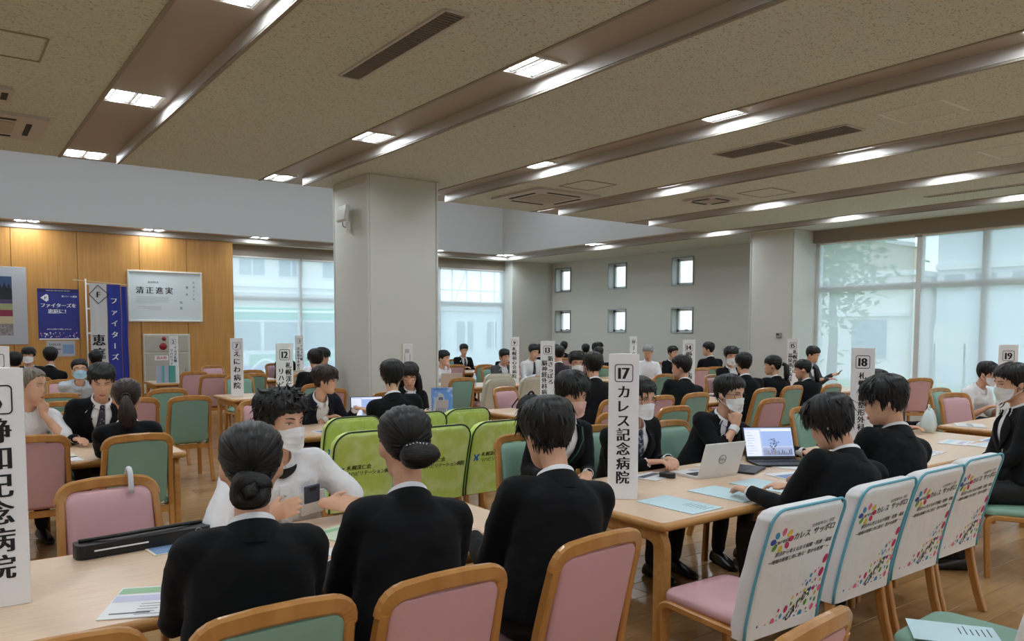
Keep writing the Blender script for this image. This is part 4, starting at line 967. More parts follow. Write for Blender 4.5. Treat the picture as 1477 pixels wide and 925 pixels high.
        if style == 'long':
            for sx in (-1, 1):
                for k_ in range(4):
                    a = math.radians(95+k_*22)*sx; c = V3(.085*math.sin(a), .085*math.cos(a)-.02, -.02)
                    strand_tube([c, c*1.08+V3(0, 0, -.06), c*1.15+V3(0, 0, -.13), c*1.12+V3(0, .01, -.2), c*1.02+V3(0, .02, -.26)], [.028, .034, .034, .028, .012], .4, 5, .1, 14)
        mb.uv = uv; ob = mb.build('hair', m, s.root, True); s.hair_ob = ob
        if hasattr(s, 'clip'): s.clip.build('hair_clip', mat('clip_silver', (150, 150, 160), .25, metal=.8), s.root, True)
        if hasattr(s, 'tieb'): s.tieb.build('hair_band', M_black, s.root, True)
    bun_kind = 'round'
    # ------------------------------------------------------------ face parts
    def face(s, mask, glasses, hm):
        hs = s.hs; X = lambda p: tuple(s.Hc+s.RH @ (V3(*p)*hs)); RM = Matrix(s.RH.tolist())
        sy = lambda x, z: float((lambda w, f, b: (f+b)/2+(f-b)/2*max(0, 1-(abs(x)/w)**2.2)**(1/2.2))(*hprof(z))+hfeat(np.array(x), np.array(z)))
        br = MB()
        for sx in (-1, 1):
            ey = MB(); y = sy(sx*.031, .003); ey.sphere(X((sx*.031, y-.0045, .002)), (.0135*hs, .0085*hs, .0062*hs), 0, 12, 8, RM); ey.sphere(X((sx*.031, y+.0008, .0015)), (.0056*hs, .0042*hs, .0056*hs), 1, 10, 6, RM)
            ey.tube([X((sx*(.018+.028*q), sy(sx*(.018+.028*q), .007)+.0022, .0048+.0042*math.sin(q*PI))) for q in (0, .25, .5, .75, 1)], [.0006, .0016, .0018, .0016, .0008], 5, 1); ey.build('eye', [M_eyew, M_iris], s.root, True)
            br = MB(); br.tube([X((sx*(.014+.036*q), sy(sx*(.014+.036*q), .024)+.0015, .0225+.006*math.sin(q*PI*.8))) for q in (0, .3, .6, 1)], [.0016, .0027, .0025, .0008], 6); br.build('eyebrow', hm, s.root, True)
        if not mask:
            lp_ = MB(); 
            for dz, r_ in ((-.069, .0042), (-.0775, .005)): lp_.tube([X((x, sy(x, dz)+.0006, dz+(.002 if dz < -.07 else -.001)*abs(x)/.02)) for x in (-.022, -.012, 0, .012, .022)], [.001, r_*.8, r_, r_*.8, .001], 8)
            lp_.build('lips', M_lip, s.root, True)
        if mask:
            nu, nv = 21, 12; g = []; g2 = []
            for j in range(nv):
                row = []; row2 = []
                for i in range(nu):
                    q = -1+2*i/(nu-1); x = .066*math.sin(q*1.35)/math.sin(1.35); zt = -.008-.022*abs(q)**1.3; zb = -.114+.034*abs(q)**2; z = zt+(zb-zt)*j/(nv-1)
                    w, f, b = hprof(max(z, -.1)); yy = (f+b)/2+(f-b)/2*max(0.02, 1-min(abs(x)/max(w, .055), .995)**2.2)**(1/2.2)
                    yy = max(yy, .095*math.cos(q*.95)) if abs(q) < .75 else yy
                    yy += .007+.019*math.exp(-(x/.024)**2)*math.exp(-((z+.045)/.036)**2)+.0016*math.sin(j*1.9); row.append(X((x*1.05, yy, z))); row2.append(X((x*1.03, yy-.003, z)))
                g.append(row); g2.append(row2)
            mk = MB(); mk.loft(g, closed=False); mk.loft(g2, closed=False)
            for q in (0, nv-1): mk.loft([g[q], g2[q]], closed=False)
            mo = mk.build('face_mask', M_mask[mask], s.root, True)
            for sx in (-1, 1):
                lo_ = MB(); ear = (sx*.083, -.028, .004); i = 0 if sx < 0 else nu-1
                for j, e2 in ((1, ear), (nv-2, (sx*.082, -.026, -.036))):
                    p0 = (s.RH.T @ (V3(*g[j][i])-s.Hc))/hs; mid = ((p0[0]+e2[0])/2+sx*.008, (p0[1]+e2[1])/2, (p0[2]+e2[2])/2); lo_.tube([X(p0), X(mid), X(e2)], .0017, 5)
                lo_.build('ear_loop', M_mask['white'], mo, True)
        if glasses:
            gl = MB(); y0 = sy(.031, 0)+.016
            for sx in (-1, 1):
                gl.tube([X((sx*.033+a, y0-abs(sx*.033+a)*.14, z)) for a, z in rrect(.048, .036, .014, 4, 0, -.001)], .0019, 6, closed=True)
                gl.tube([X((sx*.057, y0-.008, .008)), X((sx*.079, y0-.05, .008)), X((sx*.084, -.012, .006)), X((sx*.082, -.03, -.012))], .0018, 6)
            gl.tube([X((-.010, y0, .004)), X((0, y0+.002, .006)), X((.010, y0, .004))], .0018, 6)
            gl.build('glasses', M_spec, s.root, True)
def run_jobs():
    tex = bpy.data.textures.new('cloth_folds', 'CLOUDS'); tex.noise_scale = .11; tex.noise_depth = 2
    tmp = []
    for (s, mb, name, m, voxel, smooth, disp, vcut) in JOBS:
        me = bpy.data.meshes.new('u'); me.from_pydata(mb.v, [], mb.f); fix_normals(me); o = bpy.data.objects.new('u', me); TMP.collection.objects.link(o)
        r = o.modifiers.new('r', 'REMESH'); r.mode = 'VOXEL'; r.voxel_size = voxel
        sm = o.modifiers.new('s', 'SMOOTH'); sm.iterations = smooth; sm.factor = .5
        if disp: d = o.modifiers.new('d', 'DISPLACE'); d.texture = tex; d.strength = disp*1.6; d.mid_level = .5; sm2 = o.modifiers.new('s2', 'SMOOTH'); sm2.iterations = 1
        tmp.append(o)
    vl = TMP.view_layers[0]; vl.update(); dg = vl.depsgraph
    for o, (s, mb, name, m, voxel, smooth, disp, vcut) in zip(tmp, JOBS):
        me = bpy.data.meshes.new_from_object(o.evaluated_get(dg)); me.name = name; me.materials.clear(); me.materials.append(m)
        if vcut:
            npoly = len(me.polygons); cen = np.zeros(npoly*3); me.polygons.foreach_get('center', cen); cen = cen.reshape(-1, 3)
            k2 = np.argmin(np.abs(np.einsum('pnk,nk->pn', cen[:, None, :]-s.C[None], s.U)), axis=1); t = k2/s.N; v = cen-s.C[k2]
            la = np.einsum('pk,pk->p', v, s.R[k2]); fr = np.einsum('pk,pk->p', v, s.F[k2])
            cut = (t >= .5) & (fr > .02) & (np.abs(la) < np.minimum(.024+(t-.5)/.5*.085, .078))
            bm = bmesh.new(); bm.from_mesh(me); bm.faces.ensure_lookup_table(); kill = [bm.faces[int(i)] for i in np.nonzero(cut)[0]]
            bmesh.ops.delete(bm, geom=kill, context='FACES'); bm.to_mesh(me); bm.free()
        me.polygons.foreach_set('use_smooth', [True]*len(me.polygons)); me.update(); link(name, me, s.root)
    for o in tmp: d = o.data; bpy.data.objects.remove(o); bpy.data.meshes.remove(d)
# ---- the people (head top position, heading in degrees: 0 looks along +Y, 180 looks back towards the camera)
def bunwoman(kind, *a, **k):
    Person.bun_kind = kind; p = Person(*a, **k); Person.bun_kind = 'round'; return p
G1 = 'job seekers along the near table'
bunwoman('round', 'woman in black suit with a round low bun, back turned', (.72, 2.24, 1.335), -10, 3, 10, sex='f', hair='pulled', lod='back', bulk=1.06, pitch=8, yaw=-9, hseed=2, group=G1)
bunwoman('wide', 'woman in black suit with wide clipped-up hair, back turned', (1.25, 2.29, 1.345), -13, 4, 14, sex='f', hair='pulled', lod='back', bulk=1.04, pitch=14, yaw=-6, hseed=3, group=G1)
Person('young man in black suit with thick fringe, back turned, at near table end', (1.89, 2.32, 1.345), -14, 4, 16, hair='fringe', lod='back', pitch=20, yaw=6, hseed=4, group=G1)
P4 = Person('man in white short-sleeved shirt and white mask gesturing across the near table', (1.25, 3.45, 1.335), 180, 14, 30, outfit='shirt', hair='curly', lod='hi', mask='white', yaw=22, pitch=6, short=True, bulk=1.12, front=True, hseed=5,
       hands={1: dict(w=(1.14, 3.32, .785), dir=(-.5, .7, .35), palm=(-1, -.2, .1), curl=.3, pole=(.8, -.3, -.5)), -1: dict(w=(1.41, 3.34, .80), dir=(-.85, .45, -.12), palm=(.2, .75, .6), curl=.2, pole=(-.9, -.3, -.4))})
P22 = Person('woman with short bob, pink mask and lanyard left of sign 17', (3.08, 3.55, 1.355), 168, 10, 24, sex='f', hair='sidebob', lod='hi', mask='pink', yaw=4, pitch=18, front=True, hseed=6, hands={1: dict(p=(.16, .36, .75)), -1: dict(p=(-.12, .38, .75))})
Person('man in glasses, white mask and striped tie partly behind sign 17', (3.66, 3.55, 1.30), 178, 16, 30, hair='short', lod='hi', mask='white', glasses=True, tie=M_ties, yaw=-2, pitch=10, front=True, hseed=7, hands={1: dict(p=(.14, .40, .755), curl=.5), -1: dict(p=(-.06, .38, .755), curl=.45)})
Person('man in glasses and white mask resting chin on fist beside the laptops', (4.58, 3.55, 1.285), 165, 18, 36, hair='short', lod='hi', mask='white', glasses=True, tie=mat('navy_tie', (28, 34, 60), .6), yaw=16, pitch=8, front=True, hseed=8,
       hands={-1: dict(w=(4.86, 3.12, .745), dir=(-.3, .9, 0), curl=.3), 1: dict(h=(.035, .115, -.215), dir=(-.12, .05, 1), palm=(-.2, -1, 0), curl=1.2, pole=(.3, .5, -1))})
Person('person with short dark hair in black suit on printed-cover chair, head bowed', (3.60, 2.16, 1.285), -14, 8, 34, hair='bob', lod='back', pitch=26, yaw=28, hseed=9)
Person('young man in black suit on printed-cover chair, turned towards sign 18', (4.17, 2.18, 1.365), -14, 3, 14, hair='fringe', lod='back', pitch=14, yaw=48, hseed=10)
Person('masked man in black suit cut off by the right edge', (5.97, 2.28, 1.385), 42, 4, 14, hair='short', lod='hi', mask='white', arms='lap', pitch=10, yaw=8, hseed=11, front=True)
Person('long-haired woman in black mostly hidden behind sign 18', (6.93, 3.72, 1.245), 180, 8, 20, sex='f', hair='long', lod='mid', pitch=20, yaw=-10, front=True, hseed=12)
Person('man in white shirt and mask leaning left behind sign 19', (9.55, 3.85, 1.255), 172, 18, 34, outfit='shirt', hair='short', lod='mid', mask='white', yaw=8, pitch=18, short=True, hseed=13)
# second row of tables
Person('older man with grey-brown hair and white shirt, hand on chin, beside sign 6', (.565, 6.9, 1.30), 190, 8, 18, outfit='shirt', hair='senior', hmat=M_hairg, lod='mid', yaw=38, pitch=6, short=True, bulk=1.08, hseed=14,
       hands={-1: dict(h=(-.02, .10, -.215), dir=(.1, .05, 1), palm=(.3, -1, 0), curl=1.0, pole=(-.6, .5, -1)), 1: dict(p=(.12, .36, .755))})
Person('smiling man in dark suit and patterned tie facing the ponytail woman', (1.03, 6.8, 1.332), 178, 10, 26, hair='short', lod='mid', tie=M_tiep, pitch=24, yaw=-4, front=True, hseed=15)
Person('woman in black suit with brown ponytail, back turned', (1.0, 5.62, 1.266), -8, 4, 12, sex='f', hair='pony', hmat=M_hairb, lod='mid', pitch=6, yaw=-4, hseed=16)
Person('man in navy suit pointing at the laptop screen', (2.88, 6.9, 1.298), 200, 14, 26, coat=M_navy, hair='fringe', hmat=M_hairb, lod='mid', yaw=36, pitch=8, front=True, hseed=17, seat=(2.98, 7.38),
       hands={-1: dict(w=(3.22, 6.86, .84), dir=(-.9, .1, -.1), palm=(0, 0, -1), curl=.5, pole=(-.4, -.2, -1)), 1: dict(p=(.1, .36, .755))})
Person('man in black suit with back turned in front of the column', (3.14, 5.97, 1.343), -22, 4, 12, hair='fringe', lod='mid', pitch=10, yaw=-6, hseed=18)
Person('woman in glasses with long black hair in front of the column', (3.99, 7.2, 1.256), 172, 10, 24, sex='f', hair='long', lod='mid', glasses=True, pitch=22, yaw=-24, front=True, hseed=19)
Person('man in glasses and mask with curly hair behind the bob-haired woman', (6.5, 7.4, 1.332), 170, 8, 18, hair='curly', lod='lo', mask='white', glasses=True, pitch=8, yaw=-20, front=True, hseed=20)
Person('man in black suit with back turned directly left of sign 17', (5.55, 6.06, 1.37), -30, 4, 12, hair='fringe', lod='mid', pitch=10, yaw=6, hseed=21)
Person('man in black suit turning left above the striped-tie man', (6.885, 6.02, 1.312), -22, 4, 14, hair='short', lod='mid', yaw=50, pitch=6, hseed=22)
Person('curly-haired man in mask and dark suit facing the tables', (9.57, 7.4, 1.361), 165, 8, 18, hair='curly', lod='lo', mask='white', pitch=10, yaw=-22, front=True, hseed=23)
Person('man in black suit, back turned, between curly-haired man and ponytail girl', (8.0, 6.0, 1.327), -28, 4, 12, hair='short', lod='mid', pitch=8, yaw=-4, hseed=24)
Person('girl in black suit with long straight ponytail', (8.6, 6.0, 1.282), -22, 4, 12, sex='f', hair='pony', lod='mid', pitch=6, yaw=48, hseed=25)
Person('small woman in black suit with loose tied hair before sign 15', (9.22, 5.97, 1.215), -22, 4, 16, sex='f', hair='pony', lod='mid', pitch=10, yaw=52, hseed=26)
P39 = Person('man in grey jacket looking at a phone by the right window', (11.7, 7.4, 1.339), 175, 8, 20, coat=M_greysuit, hair='short', lod='lo', yaw=14, pitch=22, front=True, hseed=27, hands={-1: dict(p=(-.30, .30, .86), dir=(-.6, .7, .1), palm=(.4, .2, 1), curl=.6), 1: dict(p=(-.12, .36, .80))})
# third row
Person('man in glasses and pale blue mask with check shirt below the banner', (1.42, 10.9, 1.278), 176, 4, 10, outfit='shirt', coat=M_blueshirt, hair='crop', lod='lo', mask='blue', glasses=True, pitch=-4, hseed=28)
Person('man in dark suit with back turned left of the column', (3.95, 9.62, 1.345), -20, 6, 16, hair='fringe', lod='lo', pitch=14, yaw=10, hseed=29)
Person('man in white shirt behind the dark suit left of the column', (4.72, 11.25, 1.32), 195, 8, 18, outfit='shirt', hair='fringe', lod='lo', yaw=40, pitch=14, hseed=30)
Person('man with hand at chin behind the beige laptop', (6.92, 11.3, 1.246), 195, 8, 20, outfit='shirt', hair='short', lod='lo', yaw=14, pitch=8, hseed=31, hands={-1: dict(p=(.0, .26, .92), dir=(.1, .2, 1), palm=(.3, -1, 0), curl=1.0)})
Person('man in grey suit mostly hidden behind sign 9', (8.2, 11.3, 1.25), 180, 10, 20, coat=M_greysuit, hair='short', lod='lo', pitch=16, front=True, hseed=32)
Person('man in white shirt and dark tie between signs 9 and 13', (8.79, 11.2, 1.336), 178, 6, 16, outfit='shirt', hair='short', lod='lo', tie=M_tiep, yaw=-6, pitch=18, hseed=33)
Person('person in maroon-black suit, back turned, right of sign 13', (8.13, 9.7, 1.336), -30, 4, 12, coat=M_maroon, hair='crop', lod='lo', pitch=8, hseed=34)
Person('dark-haired person just right of the top of sign 13', (9.4, 11.3, 1.32), 180, 6, 14, hair='short', lod='lo', pitch=10, yaw=15, hseed=35)
Person('silver-haired man in white shirt looking down', (10.2, 9.7, 1.336), 158, 8, 18, outfit='shirt', hair='crop', hmat=M_hairs, lod='lo', yaw=-30, pitch=22, short=True, hseed=36)
Person('man in black suit beyond sign 14, head in profile', (11.85, 9.7, 1.373), -30, 4, 12, hair='short', lod='lo', yaw=60, pitch=6, hseed=37)
Person('dark-haired person peeking out left of sign 14', (12.2, 10.9, 1.27), 180, 6, 14, hair='short', lod='lo', pitch=8, hseed=38)
Person('dark head and shoulders nearest above sign 17, left', (10.4, 11.2, 1.267), -40, 4, 12, hair='crop', lod='lo', hseed=39)
# fourth row
G4 = 'visitors in the farthest row'
Person('person in dark suit with back turned below the blue poster', (1.42, 13.2, 1.327), -6, 4, 12, hair='short', lod='lo', hseed=40, group=G4)
Person('masked person in dark suit facing forward at the far left', (1.19, 14.75, 1.30), 176, 6, 14, hair='fringe', lod='lo', mask='white', yaw=-10, front=True, hseed=41, group=G4)
Person('dark-haired person with back turned next to sign 6 top', (.89, 13.15, 1.265), -4, 4, 12, hair='short', lod='lo', hseed=42, group=G4)
Person('dark-haired person under the white banner', (1.93, 13.2, 1.27), -8, 4, 12, hair='short', lod='lo', hseed=43, group=G4)
Person('dark-suited person in profile by the far window sign', (5.5, 14.85, 1.29), 200, 6, 14, hair='short', lod='lo', yaw=18, front=True, hseed=44, group=G4)
Person('dark-suited man with tie facing the room at the far window', (9.5, 14.65, 1.275), 178, 8, 18, hair='short', lod='lo', tie=M_tiep, pitch=16, yaw=-22, front=True, hseed=45, group=G4)
Person('woman with ponytail in dark suit by the far right window', (9.6, 13.25, 1.225), -20, 4, 14, sex='f', hair='pony', lod='lo', yaw=70, hseed=46, group=G4)
Person('dark-haired person behind the white shirt with tie', (10.6, 13.3, 1.28), -36, 4, 12, hair='short', lod='lo', hseed=47, group=G4)
Person('far person under the first small window, dark hair', (12.4, 14.6, 1.31), -40, 4, 12, hair='crop', lod='lo', hseed=48, group=G4)
Person('far person with small dark head left of sign 17', (11.9, 13.25, 1.275), -40, 4, 12, hair='crop', lod='lo', hseed=49, group=G4)
Person('far person with bushy dark hair left of sign 17', (11.5, 12.4, 1.33), 200, 4, 12, hair='curly', lod='lo', hseed=50, group=G4)
run_jobs()
# ================================================================== PROPS
def sheet(x, y, w, h, rz, name, label, base, blocks=(), z=.7012, cat='leaflet', lines=0, group=None):
    """a printed sheet or folder lying flat; blocks are (x,y,w,h,material) flat print"""
    t = thing(name, label, cat, (x, y, z), rz, group)
    MB().box((0, 0, .0015), (w, h, .003)).build('paper', base, t)
    if blocks or lines:
        ms = []; mb = MB()
        for bx_, by_, bw, bh, m in blocks:
            if m not in ms: ms.append(m)
            mb.add([(bx_-bw/2, by_-bh/2, .0034), (bx_+bw/2, by_-bh/2, .0034), (bx_+bw/2, by_+bh/2, .0034), (bx_-bw/2, by_+bh/2, .0034)], [(0, 1, 2, 3)], ms.index(m))
        if lines:
            if M_ink not in ms: ms.append(M_ink)
            rr_ = random.Random(int(x*100)+int(y*37))
            for i in range(lines):
                l = w*rr_.uniform(.25, .42); yy = -h*.42+h*.4*i/lines; mb.add([(-w*.42+w*.4, yy, .0033), (-w*.42+w*.4+l, yy, .0033), (-w*.42+w*.4+l, yy+.004, .0033), (-w*.42+w*.4, yy+.004, .0033)], [(0, 1, 2, 3)], ms.index(M_ink))
        mb.build('print', ms, t)['kind'] = 'stuff'
    return t
C_ = lambda n, rgb, **k: mat(n, rgb, .55, **k)
c_lb = C_('paper_light_blue', (196, 224, 232)); c_wh = C_('paper_white', (232, 233, 234)); c_gr = C_('print_green', (150, 190, 150)); c_bl = C_('print_steel_blue', (120, 150, 190)); c_gy = C_('print_grey', (176, 178, 184)); c_dg = C_('print_dark_grey', (90, 94, 104)); c_ye = C_('print_cream', (226, 222, 196)); c_lv = C_('print_lavender', (198, 200, 224)); c_br = C_('print_brown', (150, 120, 96))
# sign 17 table: pale blue folders
for i, (x, y, rz, l) in enumerate(((3.04, 2.66, .04, 'nearest the table end'), (3.46, 2.68, .02, 'second from the table end'), (3.83, 2.68, .03, 'third from the table end'))):
    sheet(x, y, .24, .37, rz, 'paper_folder', 'pale blue paper folder on the laptop table, '+l, c_lb, cat='folder', lines=7, group='pale blue folders')
sheet(4.2, 2.72, .25, .34, -.2, 'brochure', 'white and blue picture brochure beside the pale blue folders', c_wh, ((0, .03, .22, .14, c_bl), (0, -.12, .2, .03, c_lv)), lines=3)
sheet(4.45, 2.66, .23, .32, .1, 'paper_folder', 'pale blue folder by the bowed person in black', c_lb, cat='folder', lines=5); sheet(4.5, 2.98, .21, .3, .3, 'leaflet', 'white leaflet right of the black laptop', c_wh, lines=4)
sheet(3.5, 3.27, .24, .18, .2, 'leaflet', 'white leaflet under the hand of the striped-tie man', c_wh, ((0, .03, .2, .05, c_dg),), lines=3)
sheet(4.15, 3.28, .3, .21, .1, 'leaflet', 'stack of white papers behind the white laptop', c_wh, lines=2)
# laptops
M_scr = mat('laptop_screen', (150, 160, 190), .3, emit=((176, 188, 216), .75)); M_keys = mat('keyboard', (34, 34, 36), .5)
def laptop(x, y, rz, w, d, tilt, body, label, screen=True, logo=None):
    t = thing('laptop', label, 'laptop', (x, y, .7015), rz)      # opens towards -y (user side), hinge at +y
    b = MB().poly(rrect(w, d, .014, 4), 0, .014).build('base', body, t)
    k = MB()
    for r_ in range(5):
        for c in range(13): k.box((-w*.42+w*.84*c/12, d*.08+d*.30*(r_-1)/4, .0155), (w*.055, d*.055, .003))
    kk = k.build('keys', M_keys, b); kk['kind'] = 'stuff'
    MB().box((0, -d*.32, .0145), (w*.32, d*.22, .001)).build('touchpad', c_gy if body is not M_black else M_black, b)
    a = math.radians(tilt); h = d*.95
    R = Matrix.Rotation(-a, 4, 'X'); M_ = Matrix.Translation((0, d/2-.004, .014)) @ R
    lid = MB().box((0, .004, h/2), (w, .008, h), ch=.003).xf(M_).build('lid', body, t)
    if screen:
        s_ = MB().box((0, -.0005, h/2+.006), (w*.94, .001, h*.88)).xf(M_).build('screen', M_scr, lid)
        q = MB(); f = lambda x0, z0, x1, z1, mi: q.add([tuple(M_ @ Vector((a_, -.0016, b_))) for a_, b_ in ((x0*w, z0*h), (x1*w, z0*h), (x1*w, z1*h), (x0*w, z1*h))], [(0, 1, 2, 3)], mi)
        f(-.46, .1, -.17, .9, 0); f(-.14, .1, .45, .34, 1); f(-.14, .4, .45, .86, 2); f(-.14, .86, .46, .93, 0)
        for i in range(9): f(-.44, .16+.08*i, -.44+.1+.14*((i*7) % 4)/4, .175+.08*i, 3)
        rr_ = random.Random(3)
        for i in range(26): cx, cz = .1+rr_.gauss(0, .045), .5+rr_.gauss(0, .09); f(cx-.012, cz-.018, cx+.014, cz+.02, 4)
        for i in range(16): cx = -.12+.035*i; f(cx, .12, cx+.02, .16+.14*rr_.random(), 5 if i > 7 else 6)
        q.build('screen_picture', [mat('screen_white', (196, 202, 222), .4, emit=((210, 216, 232), .8)), mat('screen_grey', (150, 160, 190), .4, emit=((150, 162, 196), .6)), mat('screen_sky', (140, 160, 205), .4, emit=((146, 168, 214), .75)), mat('screen_text', (110, 116, 140), .5), mat('screen_tree', (60, 76, 56), .5), mat('screen_city', (50, 54, 80), .5), mat('screen_photo', (150, 110, 80), .5)], lid)['kind'] = 'stuff'
    if logo:
        q = MB(); pts = [tuple(M_ @ Vector((.028*math.cos(2*PI*i/24), .0088, h*.5+.028*math.sin(2*PI*i/24)))) for i in range(24)]; q.tube(pts, .0016, 5, closed=True)
        put_text(q, 'DELL', M_ @ Vector((0, .0092, h*.5)), tuple(M_.to_3x3() @ Vector((-1, 0, 0))), tuple(M_.to_3x3() @ Vector((0, 0, 1))), .02)
        q.build('lid_emblem', c_dg, lid)
    return t
laptop(4.52, 3.09, -.55, .36, .24, 22, M_black, 'black laptop with lit screen turned towards the viewers', True)
laptop(3.82, 3.14, PI-.12, .33, .23, 18, M_white_metal, 'white laptop seen from behind with a round emblem', True, logo=True)
MB().poly(rrect(.06, .10, .028, 5), 0, .028).build('mouse_body', M_black, None)
bpy.data.objects['mouse_body'].name = 'computer_mouse'; mo = bpy.data.objects['computer_mouse']; mo.location = (3.55, 3.2, .7015); mo.rotation_euler = (0, 0, .3); tag(mo, 'black computer mouse under the hand of the striped-tie man', 'mouse')
MB().box((0, 0, .006), (.1, .03, .001)).build('mouse_buttons', M_dark, mo, loc=(0, .02, .023))
tb = thing('tablet_folio', 'black tablet keyboard folio lying between the two laptops', 'tablet', (4.14, 3.08, .7015), .35); MB().poly(rrect(.27, .2, .01, 3), 0, .012).build('folio', M_black, tb); MB().box((0, .03, .0125), (.24, .1, .002)).build('keypad', M_keys, tb)
laptop(3.42, 7.0, -.3, .33, .22, 12, M_black, 'open laptop being pointed at, behind lime covers', True)
laptop(6.45, 10.35, PI-.35, .33, .22, 14, mat('beige_case', (196, 180, 166), .5), 'beige laptop right of the column seen from behind', True)
laptop(8.55, 6.75, PI-.5, .34, .24, 16, mat('slate_case', (70, 76, 92), .5), 'slate laptop behind sign 14 seen from behind', True)
# near table things
sheet(.80, 3.38, .30, .21, .1, 'brochure', 'brochure with blue picture at the far side of the near table', c_ye, ((-.09, 0, .1, .2, c_bl), (.06, .07, .16, .04, c_lv)), lines=3)
sheet(.52, 2.73, .21, .30, -.42, 'leaflet', 'pale green and white leaflet left of the bun woman', c_wh, ((0, .11, .2, .06, c_gr), (0, .03, .2, .06, c_lv), (-.02, -.11, .12, .012, c_dg)), lines=5)
sheet(1.43, 3.12, .24, .3, .3, 'leaflet', 'pale green leaflet between the two bun women', C_('paper_pale_green', (206, 220, 196)), ((0, .1, .2, .04, c_gr),), lines=5); sheet(1.33, 2.82, .21, .28, .1, 'leaflet', 'white text leaflet nearest between the two bun women', c_wh, lines=7)
sheet(1.72, 3.3, .3, .21, .2, 'leaflet', 'white leaflet under the black case near the gesturing hand', c_wh, ((.05, -.05, .1, .06, mat('print_teal', (50, 140, 170), .6)),))
pc = thing('pen_case', 'black pen case beside the gesturing hand', 'case', (1.68, 3.43, .705), .35); MB().poly(rrect(.2, .07, .03, 5), 0, .03).build('case_body', M_black, pc); MB().box((0, 0, .031), (.17, .004, .003)).build('zip', M_grey_metal, pc)
bg_ = thing('tote_bag', 'flat black tote bag lying along the far edge of the near table', 'bag', (.66, 3.43, .7015), .09)
MB().poly(rrect(.52, .10, .03, 4), 0, .055).build('bag_body', mat('black_nylon', (14, 14, 16), .5, bump=(20, .4)), bg_); MB().tube([(-.24, .02, .06), (-.1, -.02, .07), (.12, .0, .068), (.24, .03, .06)], .008, 6).build('handle', M_black, bg_, True); MB().tube([(.2+.014*math.cos(a), -.052, .04+.014*math.sin(a)) for a in [2*PI*i/12 for i in range(12)]], .002, 5, closed=True).build('ring', M_grey_metal, bg_); MB().box((-.1, -.051, .03), (.2, .002, .006)).build('paper_edge', c_wh, bg_)
um = thing('umbrella', 'folded umbrella hooked by its pale handle over the pink chair', 'umbrella', (.70, 3.95, 0), 0)
MB().tube(bez((0, -.045, .84), (0, -.05, .945), (0, .0, .945), 8)+bez((0, .0, .945), (0, .05, .945), (0, .05, .86), 8)[1:], .012, 10).build('handle', mat('umbrella_handle', (214, 218, 224), .35), um, True); MB().tube([(0, .05, .86), (0, .055, .7)], .005, 8).build('shaft', M_grey_metal, um, True)
MB().tube([(0, .055, .72), (0, .058, .66), (0, .065, .4), (0, .07, .12), (0, .07, .06)], [.012, .028, .024, .012, .004], 12).build('canopy', mat('umbrella_cloth', (190, 196, 206), .6), um, True)
# table 18, 19 and others
for i, (x, y, rz, l) in enumerate(((6.55, 2.85, .2, 'blue-and-white leaflet in the middle of the right table'), (6.6, 2.62, -.1, 'white leaflet near the edge of the right table'), (6.1, 3.1, .4, 'leaflet below sign 18 with blue stripe'), (5.8, 2.75, .1, 'leaflet on the right table before the young man'))):
    sheet(x, y, .3, .21, rz, 'leaflet', l, c_wh, ((0, .05, .26, .05, c_lb), (0, -.04, .2, .04, c_lv)), lines=3)
sheet(6.95, 2.7, .3, .21, .1, 'leaflet', 'leaflet at the right end of the right table', c_wh, ((0, .05, .26, .06, c_bl),)); sheet(7.85, 3.3, .3, .24, .5, 'leaflet', 'white papers on the table at the right edge', c_wh, ((0, .0, .24, .05, c_gy),))
sheet(3.03, 1.3, .21, .3, .6, 'leaflet', 'pale blue leaflet on the green seat at lower right', c_lb, z=.4635, lines=6)
sheet(.55, 6.25, .42, .3, .05, 'newspaper', 'open printed papers on the table of the smiling man', c_ye, ((-.1, .04, .14, .1, c_br), (.08, .05, .14, .06, c_gy), (.05, -.08, .16, .04, c_br)), lines=5, cat='paper'); sheet(.62, 6.04, .3, .2, .1, 'leaflet', 'white sheets nearest on the table of the smiling man', c_wh)
sheet(5.3, 6.5, .5, .3, .2, 'paper_stack', 'white papers in front of the black backpack', c_wh, cat='paper', lines=3); sheet(1.25, 6.1, .12, .2, .2, 'leaflet', 'white slip at the table end by the green chair', c_wh)
sheet(2.75, 6.4, .28, .2, .2, 'leaflet', 'printed leaflet below the pointing hand', c_wh, ((0, 0, .24, .14, c_bl),)); sheet(3.6, 10.2, .5, .3, 0, 'paper_stack', 'white papers behind sign 7', c_wh, cat='paper'); sheet(5.9, 10.3, .3, .2, .1, 'leaflet', 'white papers beside the beige laptop', c_wh)
# brochure standing by the column
bs = thing('brochure_stand', 'upright brochure with a tower and blue sky in front of the column', 'brochure', (4.16, 6.82, .7015), -.45)
Mt = Matrix.Rotation(math.radians(-12), 4, 'X'); cv = MB().box((0, 0, .15), (.22, .006, .3)).xf(Mt).build('cover_sheet', mat('brochure_sky', (90, 140, 206), .35, var=(9, (220, 230, 240), (1, 1, 1), .5, .65)), bs); MB().box((0, .05, .08), (.12, .004, .17)).xf(Matrix.Rotation(.45, 4, 'X')).build('easel', c_gy, bs)
tw = MB(); tw.add([tuple(Mt @ Vector(p)) for p in ((-.1, -.004, .03), (.06, -.004, .02), (.02, -.004, .22), (-.02, -.004, .25), (-.08, -.004, .16))], [(0, 1, 2, 3, 4)], 0)
for i in range(6): tw.add([tuple(Mt @ Vector(p)) for p in ((-.07+.02*i, -.0045, .04), (-.06+.02*i, -.0045, .04), (-.025+.006*i, -.0045, .2), (-.032+.006*i, -.0045, .2))], [(0, 1, 2, 3)], 1)
